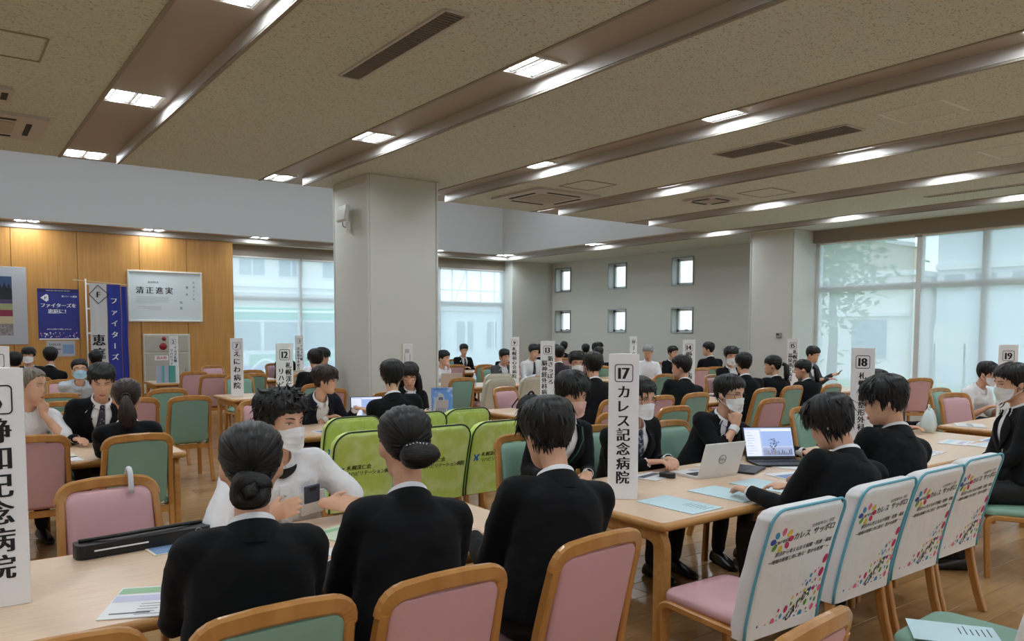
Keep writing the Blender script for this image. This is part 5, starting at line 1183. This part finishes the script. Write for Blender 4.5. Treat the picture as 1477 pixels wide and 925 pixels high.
put_text(tw, '札幌渓仁会リハビリ', Mt @ Vector((0, -.0045, .28)), (1, 0, 0), tuple(Mt.to_3x3() @ Vector((0, 0, 1))), .018, mi=2); tw.build('cover_print', [c_gy, c_dg, M_ink], bs)
# backpack on a chair
bp_ = thing('backpack', 'black backpack slumped on the pink chair left of sign 13', 'backpack', (5.45, 7.02, .47), .3)
rings = []
for z, a, b_ in ((0, .16, .09), (.06, .2, .12), (.16, .21, .12), (.27, .19, .10), (.34, .14, .07), (.38, .07, .04)): rings.append([(x+.06*z, y, z) for x, y in rrect(2*a, 2*b_, b_*.8, 4)])
M_bp = mat('black_canvas', (18, 18, 20), .7, bump=(26, .4)); MB().loft(rings).build('bag_body', M_bp, bp_, True, auto=60); MB().tube(bez((-.04, 0, .37), (.02, -.02, .46), (.09, 0, .37), 8), .012, 8).build('top_handle', M_bp, bp_, True)
for sx in (-1, 1): MB().tube([(sx*.1, .09, .34), (sx*.13, .15, .25), (sx*.14, .14, .1), (sx*.13, .1, .04)], [(.025, .008)]*4, 8).build('shoulder_strap', M_bp, bp_, True)
MB().tube([(-.15, -.11, .2), (0, -.128, .26), (.15, -.11, .2)], .004, 6).build('zip', M_grey_metal, bp_); MB().poly(rrect(.26, .14, .04, 4, 0, .12), -.135, -.10, axis='y').build('front_pocket', M_bp, bp_)
# small props
ts = thing('tissue_box', 'clear drink bottle and tissue pack by the beige laptop', 'bottle', (6.85, 10.25, .7015), 0); MB().tube([(0, 0, 0), (0, 0, .13), (0, 0, .16), (0, 0, .18)], [.032, .032, .016, .013], 14).build('bottle_body', mat('bottle_plastic', (200, 222, 232), .15), ts, True, auto=50); MB().tube([(0, 0, .18), (0, 0, .2)], .015, 12).build('cap', c_wh, ts); MB().tube([(0, 0, .05), (0, 0, .1)], .0328, 14).build('bottle_label', c_bl, ts, True, auto=50)
ts.name = 'drink_bottle'; ts['label'] = 'clear drink bottle on the table by the beige laptop'
for i, (x, rz, m, l) in enumerate(((2.98, .2, mat('brochure_lilac', (170, 176, 200), .5), 'lilac brochure standing open beside sign 2'), (3.08, -.3, mat('brochure_teal', (90, 170, 160), .5), 'teal brochure standing open beside sign 2'))):
    t = thing('standing_brochure', l, 'brochure', (x, 13.72, .7015), rz); MB().box((-.05, .02, .14), (.11, .003, .28), rot=Matrix.Rotation(.4, 3, 'Z')).build('front_cover', m, t); MB().box((.05, .02, .14), (.11, .003, .28), rot=Matrix.Rotation(-.4, 3, 'Z')).build('back_cover', m, t)
# phones and badge on people
ph = thing('smartphone', 'smartphone held by the man in grey jacket by the window', 'phone', (0, 0, 0), 0); R2 = rotz(P39.root.rotation_euler.z); w = V3(*P39.root.location)+R2 @ (P39.Wp[-1]+V3(-.065, .075, .03)); ph.location = tuple(w); ph.rotation_euler = (.75, 0, P39.root.rotation_euler.z+.5)
MB().box((0, 0, 0), (.07, .135, .009), ch=.003).build('phone_body', M_black, ph); MB().box((0, 0, .005), (.064, .125, .001)).build('display', mat('phone_glass', (40, 46, 60), .1), ph)
def on_chest(P, t, phi, off): p = P.pt(t, phi, off); q = P.pt(t, phi, off+.01); u = P.at(t)[3]; r = P.at(t)[1]; return p, nrm(q-p), u, r
p, nn, u, r = on_chest(P4, .62, -.52, .030); Mx = Matrix((tuple(r), tuple(u), tuple(nn))).transposed()
MB().box(tuple(p), (.115, .13, .008), rot=Mx, ch=.003).build('shirt_pocket', M_shirt, P4.root); p2, *_ = on_chest(P4, .73, -.5, .030)
t = thing('smartphone', 'smartphone sticking out of the white shirt pocket', 'phone', tuple(P4.root.location), P4.root.rotation_euler.z); MB().box(tuple(p2), (.074, .1, .010), rot=Mx, ch=.004).build('phone_body', mat('phone_grey_blue', (60, 70, 92), .3), t); MB().box(tuple(p2+nn*.006+u*.03), (.03, .02, .003), rot=Mx).build('camera_bump', M_black, t)
pl = MB(); rings = []
for tt in np.linspace(.2, .88, 12): a = P4.pt(tt, -.05, .024); b = P4.pt(tt, .10, .024); rings.append([tuple(a), tuple(a+P4.at(tt)[2]*.006), tuple(b+P4.at(tt)[2]*.006), tuple(b)])
pl.loft(rings).build('button_placket', M_shirt, P4.root, True, auto=50)
for tt in (.35, .5, .65, .8): MB().sphere(tuple(P4.pt(tt, .02, .034)), .006, 0, 8, 6).build('button', c_gy, P4.root, True)
rings = []
for i in range(7): tt = .93+.07*i/6; w_ = .03+.7*i/6; rings.append([tuple(P4.pt(tt, ph_, .03)) for ph_ in np.linspace(-w_, w_, 7)])
MB().loft(rings, closed=False).build('undershirt', M_tee, P4.root, True)
lan = MB()
for sx in (-1, 1): lan.tube([tuple(P22.pt(tt, sx*ph_, .034)) for tt, ph_ in ((.96, .9), (.85, .5), (.7, .28), (.52, .08))], [(.006, .0015)]*4, 6)
lo_ = lan.build('lanyard', mat('green_lanyard', (20, 70, 56), .6), P22.root, True); lo_['kind'] = 'stuff'
p, nn, u, r = on_chest(P22, .42, 0, .036); Mx = Matrix((tuple(r), tuple(u), tuple(nn))).transposed(); bd = MB().box(tuple(p), (.085, .115, .004), rot=Mx, ch=.001).build('id_badge', c_wh, P22.root); MB().box(tuple(p+nn*.003-u*.01), (.05, .045, .001), rot=Mx).build('badge_print', mat('badge_green', (150, 170, 80), .6), bd)
# trolley handle and plastic bag by the right window
tr = thing('suitcase', 'dark suitcase with raised pull handle near the right window', 'suitcase', (7.72, 3.95, 0), -.5)
MB().poly(rrect(.36, .22, .05, 5), .05, .58).build('shell', mat('suitcase_shell', (30, 30, 34), .4), tr, smooth=False)
MB().tube([(-.1, 0, .58), (-.1, 0, .93)]+bez((-.1, 0, .95), (-.1, 0, .99), (-.06, 0, .99), 4)+bez((.06, 0, .99), (.1, 0, .99), (.1, 0, .95), 4)+[(.1, 0, .93), (.1, 0, .58)], .011, 8).build('pull_handle', M_grey_metal, tr, True)
for sx in (-1, 1):
    for sy in (-1, 1): MB().tube([(sx*.14-.012, sy*.07, .025), (sx*.14+.012, sy*.07, .025)], .025, 10).build('wheel', M_black, tr)
pb = thing('plastic_bag', 'pale translucent shopping bag standing at the far side of the right table', 'bag', (7.05, 3.3, .7015), .3); rings = []
for z, a, b_ in ((0, .1, .05), (.05, .12, .06), (.12, .11, .05), (.18, .08, .03), (.21, .03, .015)): rings.append([(x*(1+.08*math.sin(7*i)), y*(1+.15*math.cos(5*i)), z) for i, (x, y) in enumerate(rrect(2*a, 2*b_, b_*.7, 3))])
MB().loft(rings).build('bag_body', mat('bag_film', (206, 222, 222), .3), pb, True); MB().tube(bez((-.05, 0, .2), (0, .02, .28), (.05, 0, .2), 6), .006, 6).build('handle', mat('bag_film', (0, 0, 0)), pb, True)
# ================================================================== THINGS ON WALLS AND COLUMNS
YW_ = 17.488
def wall_panel(name, label, cat, x0, x1, z0, z1, th, m, y=YW_):
    t = thing(name, label, cat, ((x0+x1)/2, y, (z0+z1)/2)); MB().box((0, -th/2, 0), (x1-x0, th, z1-z0), ch=min(.004, th*.3)).build('sheet' if th < .01 else 'body', m, t); return t, x1-x0, z1-z0
def flat(mb, x0, z0, x1, z1, y, mi): mb.add([(x0, y, z0), (x1, y, z0), (x1, y, z1), (x0, y, z1)], [(0, 1, 2, 3)], mi)
RX, UZ = (1, 0, 0), (0, 0, 1)
# framed calligraphy
t = thing('framed_calligraphy', 'white framed calligraphy hanging on the wood wall', 'picture', (3.9, YW_, 2.262)); fr = MB()
fr.sweep([(-.715, -.02, -.51), (.715, -.02, -.51), (.715, -.02, .51), (-.715, -.02, .51)], rectprof(.05, .05, .01), up=(0, 1, 0), closed=True).build('frame', mat('pale_frame', (222, 220, 208), .4), t); MB().box((0, -.01, 0), (1.4, .015, 1.0)).build('mount', mat('mount_card', (236, 238, 240), .6), t)
q = MB(); put_text(q, '清正進実', (-.2, -.0195, .12), RX, UZ, .15, bold=.03, pitch=1.25); put_text(q, '書道同好会', (-.24, -.0195, .29), RX, UZ, .042)
for i in range(5): flat(q, -.58, -.02-.03*i, .05 if i < 4 else -.2, -.014-.03*i, -.0195, 1)
for i in range(3): flat(q, -.55+.1*i, -.22-.03*i, -.1, -.214-.03*i, -.0195, 1)
put_text(q, '平成三十年', (.56, -.0195, .3), RX, UZ, .045, vertical=True, pitch=1.9); put_text(q, '清水', (.42, -.0195, .2), RX, UZ, .06, vertical=True, pitch=2.4); put_text(q, '校長', (.3, -.0195, -.12), RX, UZ, .06, vertical=True, pitch=2.0)
q.build('brushwork', [M_signink, c_gy], t)['kind'] = 'stuff'; quad((-.69, -.026, -.49), (.69, -.026, -.49), (.69, -.026, .49), (-.69, -.026, .49)).build('glazing', M_glass, t)
# landscape photo at the left edge
t, w, h = wall_panel('landscape_poster', 'large silver mounted flower field photograph at the left edge', 'poster', .02, 1.415, 1.283, 2.75, .02, mat('silver_mount', (176, 178, 182), .5)); q = MB()
for z0, z1, mi in ((.30, .55, 0), (.12, .30, 1), (.04, .12, 2), (-.08, .04, 3), (-.2, -.08, 4), (-.34, -.2, 5), (-.56, -.34, 6)): flat(q, -w/2+.16, z0, w/2-.235, z1, -.0225, mi)
rr_ = random.Random(9)
for i in range(14): x = -w/2+.2+i*.07; q.add([(x-.05, -.0228, .28), (x+.05, -.0228, .28), (x, -.0228, .38+.1*rr_.random())], [(0, 1, 2)], 1)
q.build('photograph', [mat('pic_sky', (50, 70, 110), .4), mat('pic_forest', (20, 26, 30), .5), mat('pic_purple', (70, 56, 96), .5), mat('pic_field', (150, 152, 110), .5), mat('pic_red', (130, 36, 62), .5), mat('pic_cream', (190, 176, 140), .5), mat('pic_stems', (110, 116, 96), .5, var=(30, (170, 150, 160)))], t)['kind'] = 'stuff'
# blue poster
t, w, h = wall_panel('event_poster', 'deep blue event poster with white lettering on the wood wall', 'poster', 1.587, 2.287, 1.371, 2.361, .006, mat('poster_blue', (36, 44, 128), .45)); q = MB()
flat(q, -w/2, h/2-.07, w/2, h/2-.005, -.0066, 1); put_text(q, 'HOKKAIDO NIPPON-HAM FIGHTERS', (0, -.0075, h/2-.038), RX, UZ, .026, wscale=.85); flat(q, -w/2+.01, -h/2, w/2-.01, -h/2+.025, -.0066, 0)
q.add([(-.3, -.007, .315), (-.2, -.007, .39), (-.165, -.007, .36), (-.165, -.007, .27), (-.2, -.007, .24)], [(0, 1, 2, 3, 4)], 0); put_text(q, 'F', (-.215, -.008, .315), RX, UZ, .075, mi=2, bold=.05)
put_text(q, '新ファーム施設', (.19, -.007, .35), RX, UZ, .038, bold=.03); put_text(q, 'ファイターズを', (.0, -.007, .17), RX, UZ, .088, bold=.04); put_text(q, '恵庭に！', (.0, -.007, .055), RX, UZ, .092, bold=.04); put_text(q, 'あなたの署名で誘致しませんか', (0, -.007, -.29), RX, UZ, .03, bold=.02)
for i in range(40):
    x, z, r_ = rr_.uniform(-.33, .33), rr_.uniform(-.46, -.36), rr_.uniform(.004, .014); q.add([(x+r_*math.cos(2*PI*k/7), -.0068, z+r_*math.sin(2*PI*k/7)) for k in range(7)], [tuple(range(7))], rr_.choice((0, 3, 4)))
q.build('poster_print', [c_wh, mat('poster_navy', (20, 24, 80), .5), mat('poster_grey', (60, 70, 80), .5), mat('poster_pink', (206, 130, 150), .5), mat('poster_sky', (130, 150, 210), .5)], t)['kind'] = 'stuff'
t, w, h = wall_panel('photo_poster', 'small grey aerial photo poster below the blue poster', 'poster', 1.71, 2.2, 1.04, 1.35, .005, c_gy); q = MB(); flat(q, .03, -.1, .22, .08, -.0055, 0); flat(q, -.2, -.02, .0, .0, -.0055, 1); put_text(q, 'いきいき', (-.1, -.006, .08), RX, UZ, .05, bold=.04, mi=2); q.build('poster_print', [c_bl, c_dg, M_ink], t)['kind'] = 'stuff'
# banners on a pole stand
t = thing('banner_flag', 'white and blue vertical banners on a pole before the wood wall', 'banner', (2.38, 17.2, 0)); MB().tube([(0, 0, 0), (0, 0, 2.56)], .014, 10).build('pole', M_white_metal, t, True); MB().tube([(-.22, 0, 2.53), (.76, 0, 2.46)], .009, 8).build('cross_rod', mat('rod_wood', (206, 180, 140), .5), t, True)
MB().tube([(0, -.18, .02), (0, .18, .02)], .02, 8).tube([(-.18, 0, .02), (.18, 0, .02)], .02, 8).build('stand', M_grey_metal, t)
def cloth_strip(x0, x1, z0, z1, amp, m, name, ph=0):
    g = []
    for i in range(13):
        z = z0+(z1-z0)*i/12; g.append([(x0+(x1-x0)*j/8+.004*math.sin(i), amp*math.sin(j*1.1+i*.25+ph), z) for j in range(9)])
    b = [[(x, y+.003, z) for x, y, z in r] for r in g]; m_ = MB(); m_.loft(g, closed=False); m_.loft(b, closed=False); return m_.build(name, m, t, True)
wb = cloth_strip(.06, .36, .55, 2.48, .006, mat('banner_white', (214, 212, 212), .7), 'white_banner'); bb = cloth_strip(.37, .61, .55, 2.46, .010, mat('banner_blue', (40, 56, 150), .7), 'blue_banner', 1); b2 = cloth_strip(.62, .73, .6, 2.43, .014, mat('banner_blue', (0, 0, 0)), 'blue_banner', 2)
q = MB(); dm = [(.21, 2.44), (.40, 2.26), (.21, 2.08), (.05, 2.26)]
for k in range(4): a, b = Vector((dm[k][0], -.014, dm[k][1])), Vector((dm[(k+1) % 4][0], -.014, dm[(k+1) % 4][1])); q.tube([a, b], .006, 4)
put_text(q, 'F', (.215, -.014, 2.26), RX, UZ, .15, bold=.04); put_text(q, '恵庭', (.2, -.014, 1.36), RX, UZ, .23, vertical=True, bold=.04, pitch=1.15); q.build('lettering', M_signink, wb)['kind'] = 'stuff'
q = MB(); put_text(q, 'ファイターズ', (.485, -.016, 2.14), RX, UZ, .13, vertical=True, bold=.04, pitch=1.72); q.build('lettering', c_wh, bb)['kind'] = 'stuff'
for z in (2.46, 1.98, 1.5, 1.02): MB().box((.03, 0, z), (.07, .02, .035)).build('banner_loop', c_wh, t)
# hydrant cabinet
t = thing('hydrant_cabinet', 'grey metal fire hydrant cabinet with red lamp and bell on the wood wall', 'cabinet', (3.89, YW_, 0)); M_cab = mat('cabinet_grey', (176, 174, 162), .5)
MB().box((0, -.03, .86), (.92, .06, 1.24), ch=.008).build('body', mat('cabinet_trim', (200, 196, 180), .5), t); MB().box((0, -.066, 1.28), (.84, .014, .34), ch=.004).build('upper_door', M_cab, t); d_ = MB().box((0, -.066, .67), (.84, .014, .82), ch=.004).build('lower_door', M_cab, t); MB().box((.36, -.08, .7), (.02, .016, .1), ch=.004).build('door_handle', M_grey_metal, d_)
M_red = mat('alarm_red', (140, 20, 34), .35); MB().sphere((-.06, -.075, 1.38), (.045, .03, .045), 0, 14, 8).build('alarm_lamp', M_red, t, True); MB().sphere((-.08, -.075, 1.22), (.075, .03, .075), 0, 16, 8).build('alarm_bell', M_red, t, True)
q = MB(); put_text(q, '消火栓', (-.12, -.0765, .98), RX, UZ, .07, bold=.03); pl_ = MB().box((-.12, -.0745, .98), (.26, .003, .1)).build('name_plate', c_wh, t); q.build('lettering', mat('red_ink', (170, 30, 36), .6), pl_)
# column fittings
t = thing('wall_speaker', 'white wireless access box on a bracket high on the column', 'device', (4.297, 9.3, 3.06)); MB().box((-.09, 0, 0), (.06, .26, .2), ch=.012, rot=Matrix.Rotation(.15, 3, 'Y')).build('housing', M_white_metal, t); MB().box((-.03, -.02, -.16), (.05, .05, .12), ch=.006).build('bracket', M_white_metal, t); MB().tube([(-.07, .06, -.08), (-.06, .07, -.15), (-.02, .05, -.17)], .006, 6).build('cable', M_black, t, True)
t.name = 'wireless_access_point'
t = thing('intercom_panel', 'slim white service panel with small outlet on the column face', 'panel', (4.84, 8.788, 1.16)); MB().box((0, -.006, 0), (.15, .012, .5), ch=.003).build('plate', M_white, t); MB().box((-.01, -.014, .16), (.06, .006, .05), ch=.002).build('outlet', c_gy, t); MB().box((-.045, -.013, -.06), (.004, .003, .36)).build('groove', c_dg, t); MB().box((.03, -.013, -.06), (.004, .003, .36)).build('groove', c_dg, t)
t = thing('thermostat', 'small grey thermostat on the pilaster by the right window', 'thermostat', (13.038, 8.97, 1.5)); MB().box((-.012, 0, 0), (.024, .12, .1), ch=.005).build('housing', mat('thermostat_grey', (150, 148, 140), .5), t); MB().box((-.026, .02, .015), (.003, .06, .03)).build('display', M_dark, t)
# recessed service door edges on the right wall next to the pilaster
dd = struct('door_1', MB().box((X_R-.012, 10.15, 1.2), (.03, .86, 2.4), ch=.004), M_wall); MB().tube([(X_R-.05, 9.85, 1.0), (X_R-.07, 9.85, 1.05), (X_R-.05, 9.85, 1.1)], .008, 8).build('door_handle', M_grey_metal, dd, True)
# ================================================================== OUTSIDE
M_pave = mat('outside_paving', (170, 178, 172), .9, var=(1.5, (150, 160, 150))); M_grass = mat('outside_grass', (120, 150, 96), .95, var=(2, (100, 132, 80)))
ob = MB().box((30, 22, -.95), (130, 110, .1)).build('ground_outside', M_pave); ob['kind'] = 'structure'
gr = MB().box((27, 11, -.86), (16, 20, .1), ch=.02).build('lawn', M_grass); tag(gr, 'strip of lawn outside the right windows', 'lawn', kind='structure')
M_bw = mat('outside_building_pale', (224, 220, 212), .85); M_bw2 = mat('outside_building_blue', (210, 216, 222), .85); M_bw3 = mat('outside_building_beige', (188, 176, 150), .85); M_win = mat('outside_window', (112, 132, 148), .15); M_ledge = mat('outside_ledge', (222, 222, 218), .8)
def building(label, x0, x1, y0, y1, z1, m, wins, facey=True, ledges=()):
    t = thing('building', label, 'building', ((x0+x1)/2, (y0+y1)/2, -.9)); MB().box((0, 0, z1/2+.45), (x1-x0, y1-y0, z1+.9)).build('walls', m, t); MB().box((0, 0, z1+1.0), (x1-x0+.3, y1-y0+.3, .25)).build('roof_edge', M_ledge, t)
    for a, b, c, d in wins:
        if facey: cy = -(y1-y0)/2; o = MB().box((a+(b-a)/2-(x0+x1)/2, cy, (c+d)/2+.9), (b-a, .1, d-c)).build('window', M_ledge, t); MB().box((a+(b-a)/2-(x0+x1)/2, cy-.03, (c+d)/2+.9), (b-a-.16, .08, d-c-.16)).build('pane', M_win, o); MB().box((a+(b-a)/2-(x0+x1)/2, cy-.07, (c+d)/2+.9), (.06, .06, d-c-.1)).build('glazing_bar', M_ledge, o)
        else: cx = -(x1-x0)/2; o = MB().box((cx, a+(b-a)/2-(y0+y1)/2, (c+d)/2+.9), (.1, b-a, d-c)).build('window', M_ledge, t); MB().box((cx-.03, a+(b-a)/2-(y0+y1)/2, (c+d)/2+.9), (.08, b-a-.16, d-c-.16)).build('pane', M_win, o)
    for (z, th) in ledges:
        if facey: MB().box((0, -(y1-y0)/2-.12, z+.9), (x1-x0, .25, th)).build('ledge', M_ledge, t)
        else: MB().box((-(x1-x0)/2-.12, 0, z+.9), (.25, y1-y0, th)).build('ledge', M_ledge, t)
    return t
building('pale building across the street beyond the far left window', 8, 24.5, 45, 55, 12, M_bw, [(x, x+1.6, 4.6, 6.2) for x in (13.9, 16.2, 18.9, 21.4)]+[(x, x+1.6, 1.2, 2.8) for x in (13.9, 16.2, 18.9, 21.4)]+[(x, x+1.6, 8.0, 9.6) for x in (13.9, 16.2, 18.9, 21.4)], True, ((4.1, .18), (3.7, .1)))
building('white building beyond the window right of the column', 25.5, 36, 45, 55, 3.2, M_bw2, [(28.5, 30, 0, 2.2), (31, 32, 0.2, 2.2)], True, ((3.0, .3),))
lt = thing('steel_frame', 'white steel lattice frame beyond the window right of the column', 'frame', (30, 44.2, -.9)); b_ = MB()
for i in range(7): MB().tube([(-3.4+i*1.15, 0, 0), (-3.4+i*1.15, 0, 6.6)], .05, 6).build('post', M_ledge, lt)
for z in (3.9, 5.1, 6.5): MB().tube([(-3.4, 0, z), (3.5, 0, z)], .05, 6).build('rail', M_ledge, lt)
for i in (1, 4): MB().tube([(-3.4+i*1.15, 0, 3.9), (-3.4+(i+1)*1.15, 0, 6.5)], .04, 6).build('brace', M_ledge, lt)
# bus outside the far left window
bs = thing('bus', 'white and green city bus parked outside the far left window', 'bus', (9.6, 27.3, -.9)); M_busw = mat('bus_white', (214, 224, 224), .35); M_busg = mat('bus_green', (60, 176, 140), .35); M_busp = mat('bus_purple', (96, 110, 190), .4)
rings = []
for x, k in ((-5.2, .93), (-5.0, 1), (5.0, 1), (5.2, .93)): rings.append([(x, y*k, 1.75+(z-1.75)*k) for y, z in [(a, 1.75+b) for a, b in rrect(2.4, 2.8, .22, 4)]])
MB().loft(rings).build('body', M_busw, bs); MB().box((0, 0, 3.16), (9.6, 2.1, .12), ch=.04).build('roof_pod', M_busg, bs); MB().box((0, -1.205, 2.93), (10.2, .03, .24)).build('roof_stripe', M_busg, bs)
for i in range(7): o = MB().box((-4.3+i*1.42, -1.205, 2.25), (1.3, .03, .95), ch=.01).build('window', M_win, bs)
MB().box((1.9, -1.21, 1.45), (6.2, .02, .36)).build('green_band', M_busg, bs)
sw = MB()
for k in range(3): pts = [(-1.2+k*2.6+.14*j, -1.215, 1.05+.38*math.sin(j*.42+k)) for j in range(15)]; sw.tube(pts, [.03+.06*math.sin(PI*j/14) for j in range(15)], 5)
sw.build('wave_graphic', M_ledge, bs); MB().box((1.5, -1.207, .95), (7.4, .02, .62)).build('purple_band', M_busp, bs)
for x in (-3.2, 3.0): MB().tube([(x, -1.25, .5), (x, -.95, .5)], .48, 18).build('wheel', M_black, bs)
car = thing('car', 'white car parked in front of the bus', 'car', (8.8, 23.6, -.9)); rings = []
for x, w_, zt in ((-2.0, .6, .75), (-1.9, .78, .85), (-1.1, .84, .95), (-.5, .8, 1.42), (.9, .8, 1.46), (1.6, .84, 1.05), (1.95, .78, .9), (2.05, .6, .75)): rings.append([(x, a, .75*(zt+.25)/1.0*.5+b*(zt-.2)/1.0*.5+.05) for a, b in rrect(2*w_, 1.9, .3, 3)])
MB().loft(rings).build('body', M_busw, car, True, auto=40)
for x in (-1.25, 1.2):
    for sy in (-1, 1): MB().tube([(x, sy*.72, .31), (x, sy*.86, .31)], .31, 14).build('wheel', M_black, car)
# right side: buildings and tree
building('pale grey building with upper windows outside the right windows', 40, 52, -10, 18.6, 9.5, M_bw2, [(y, y+1.1, 3.6, 4.4) for y in (9.4, 11.0, 12.6, 14.2, 15.8, 17.2)], False, ((4.7, .3),))
building('beige taller block behind the tree outside the right windows', 46, 52, 25.2, 32, 7.0, M_bw3, [], False); building('low white annex outside the right windows', 38, 44, 18.9, 24.6, 4.3, M_bw, [(19.9, 21.9, .1, 2.2)], False, ((2.4, .2),))
nb_ = thing('notice_board', 'white notice board on the lawn outside the right windows', 'sign', (25.5, 11.4, -.81)); MB().box((0, 0, 2.0), (.06, 1.0, 1.2)).build('board', M_ledge, nb_); [MB().box((0, sy*.45, 1.0), (.06, .06, 2.0)).build('post', M_grey_metal, nb_) for sy in (-1, 1)]
def tree(x, y, h, r, label, seed, n=900):
    t = thing('tree', label, 'tree', (x, y, -.85)); rs = random.Random(seed); MB().tube([(0, 0, 0), (.1, 0, h*.3), (0, .1, h*.7)], [.2, .15, .06], 8).build('trunk', mat('bark', (96, 84, 70), .9), t, True)
    lf_ = MB()
    for i in range(n):
        a, b, c = rs.gauss(0, .45)*r, rs.gauss(0, .45)*r, rs.gauss(.62, .17)*h; s_ = rs.uniform(.12, .26); u = nrm(V3(rs.uniform(-1, 1), rs.uniform(-1, 1), rs.uniform(-.4, .6))); v = nrm(np.cross(u, V3(rs.random(), rs.random(), 1))); p = V3(a, b, c)
        lf_.add([tuple(p-u*s_), tuple(p+v*s_*.5), tuple(p+u*s_), tuple(p-v*s_*.5)], [(0, 1, 2, 3)])
    lf_.build('foliage', mat('leaves', (128, 150, 112), .8, var=(3, (156, 174, 132))), t)['kind'] = 'stuff'
tree(25.5, 15.4, 7.6, 1.9, 'leafy green tree outside the right window next to the pilaster', 4); tree(33, 9.5, 2.6, 1.7, 'rounded green shrub on the lawn outside the right windows', 6, 500)
# ------------------------------------------------------------------ done
for s_ in [s for s in bpy.data.scenes if s.name == 'tmp']: bpy.data.scenes.remove(s_)
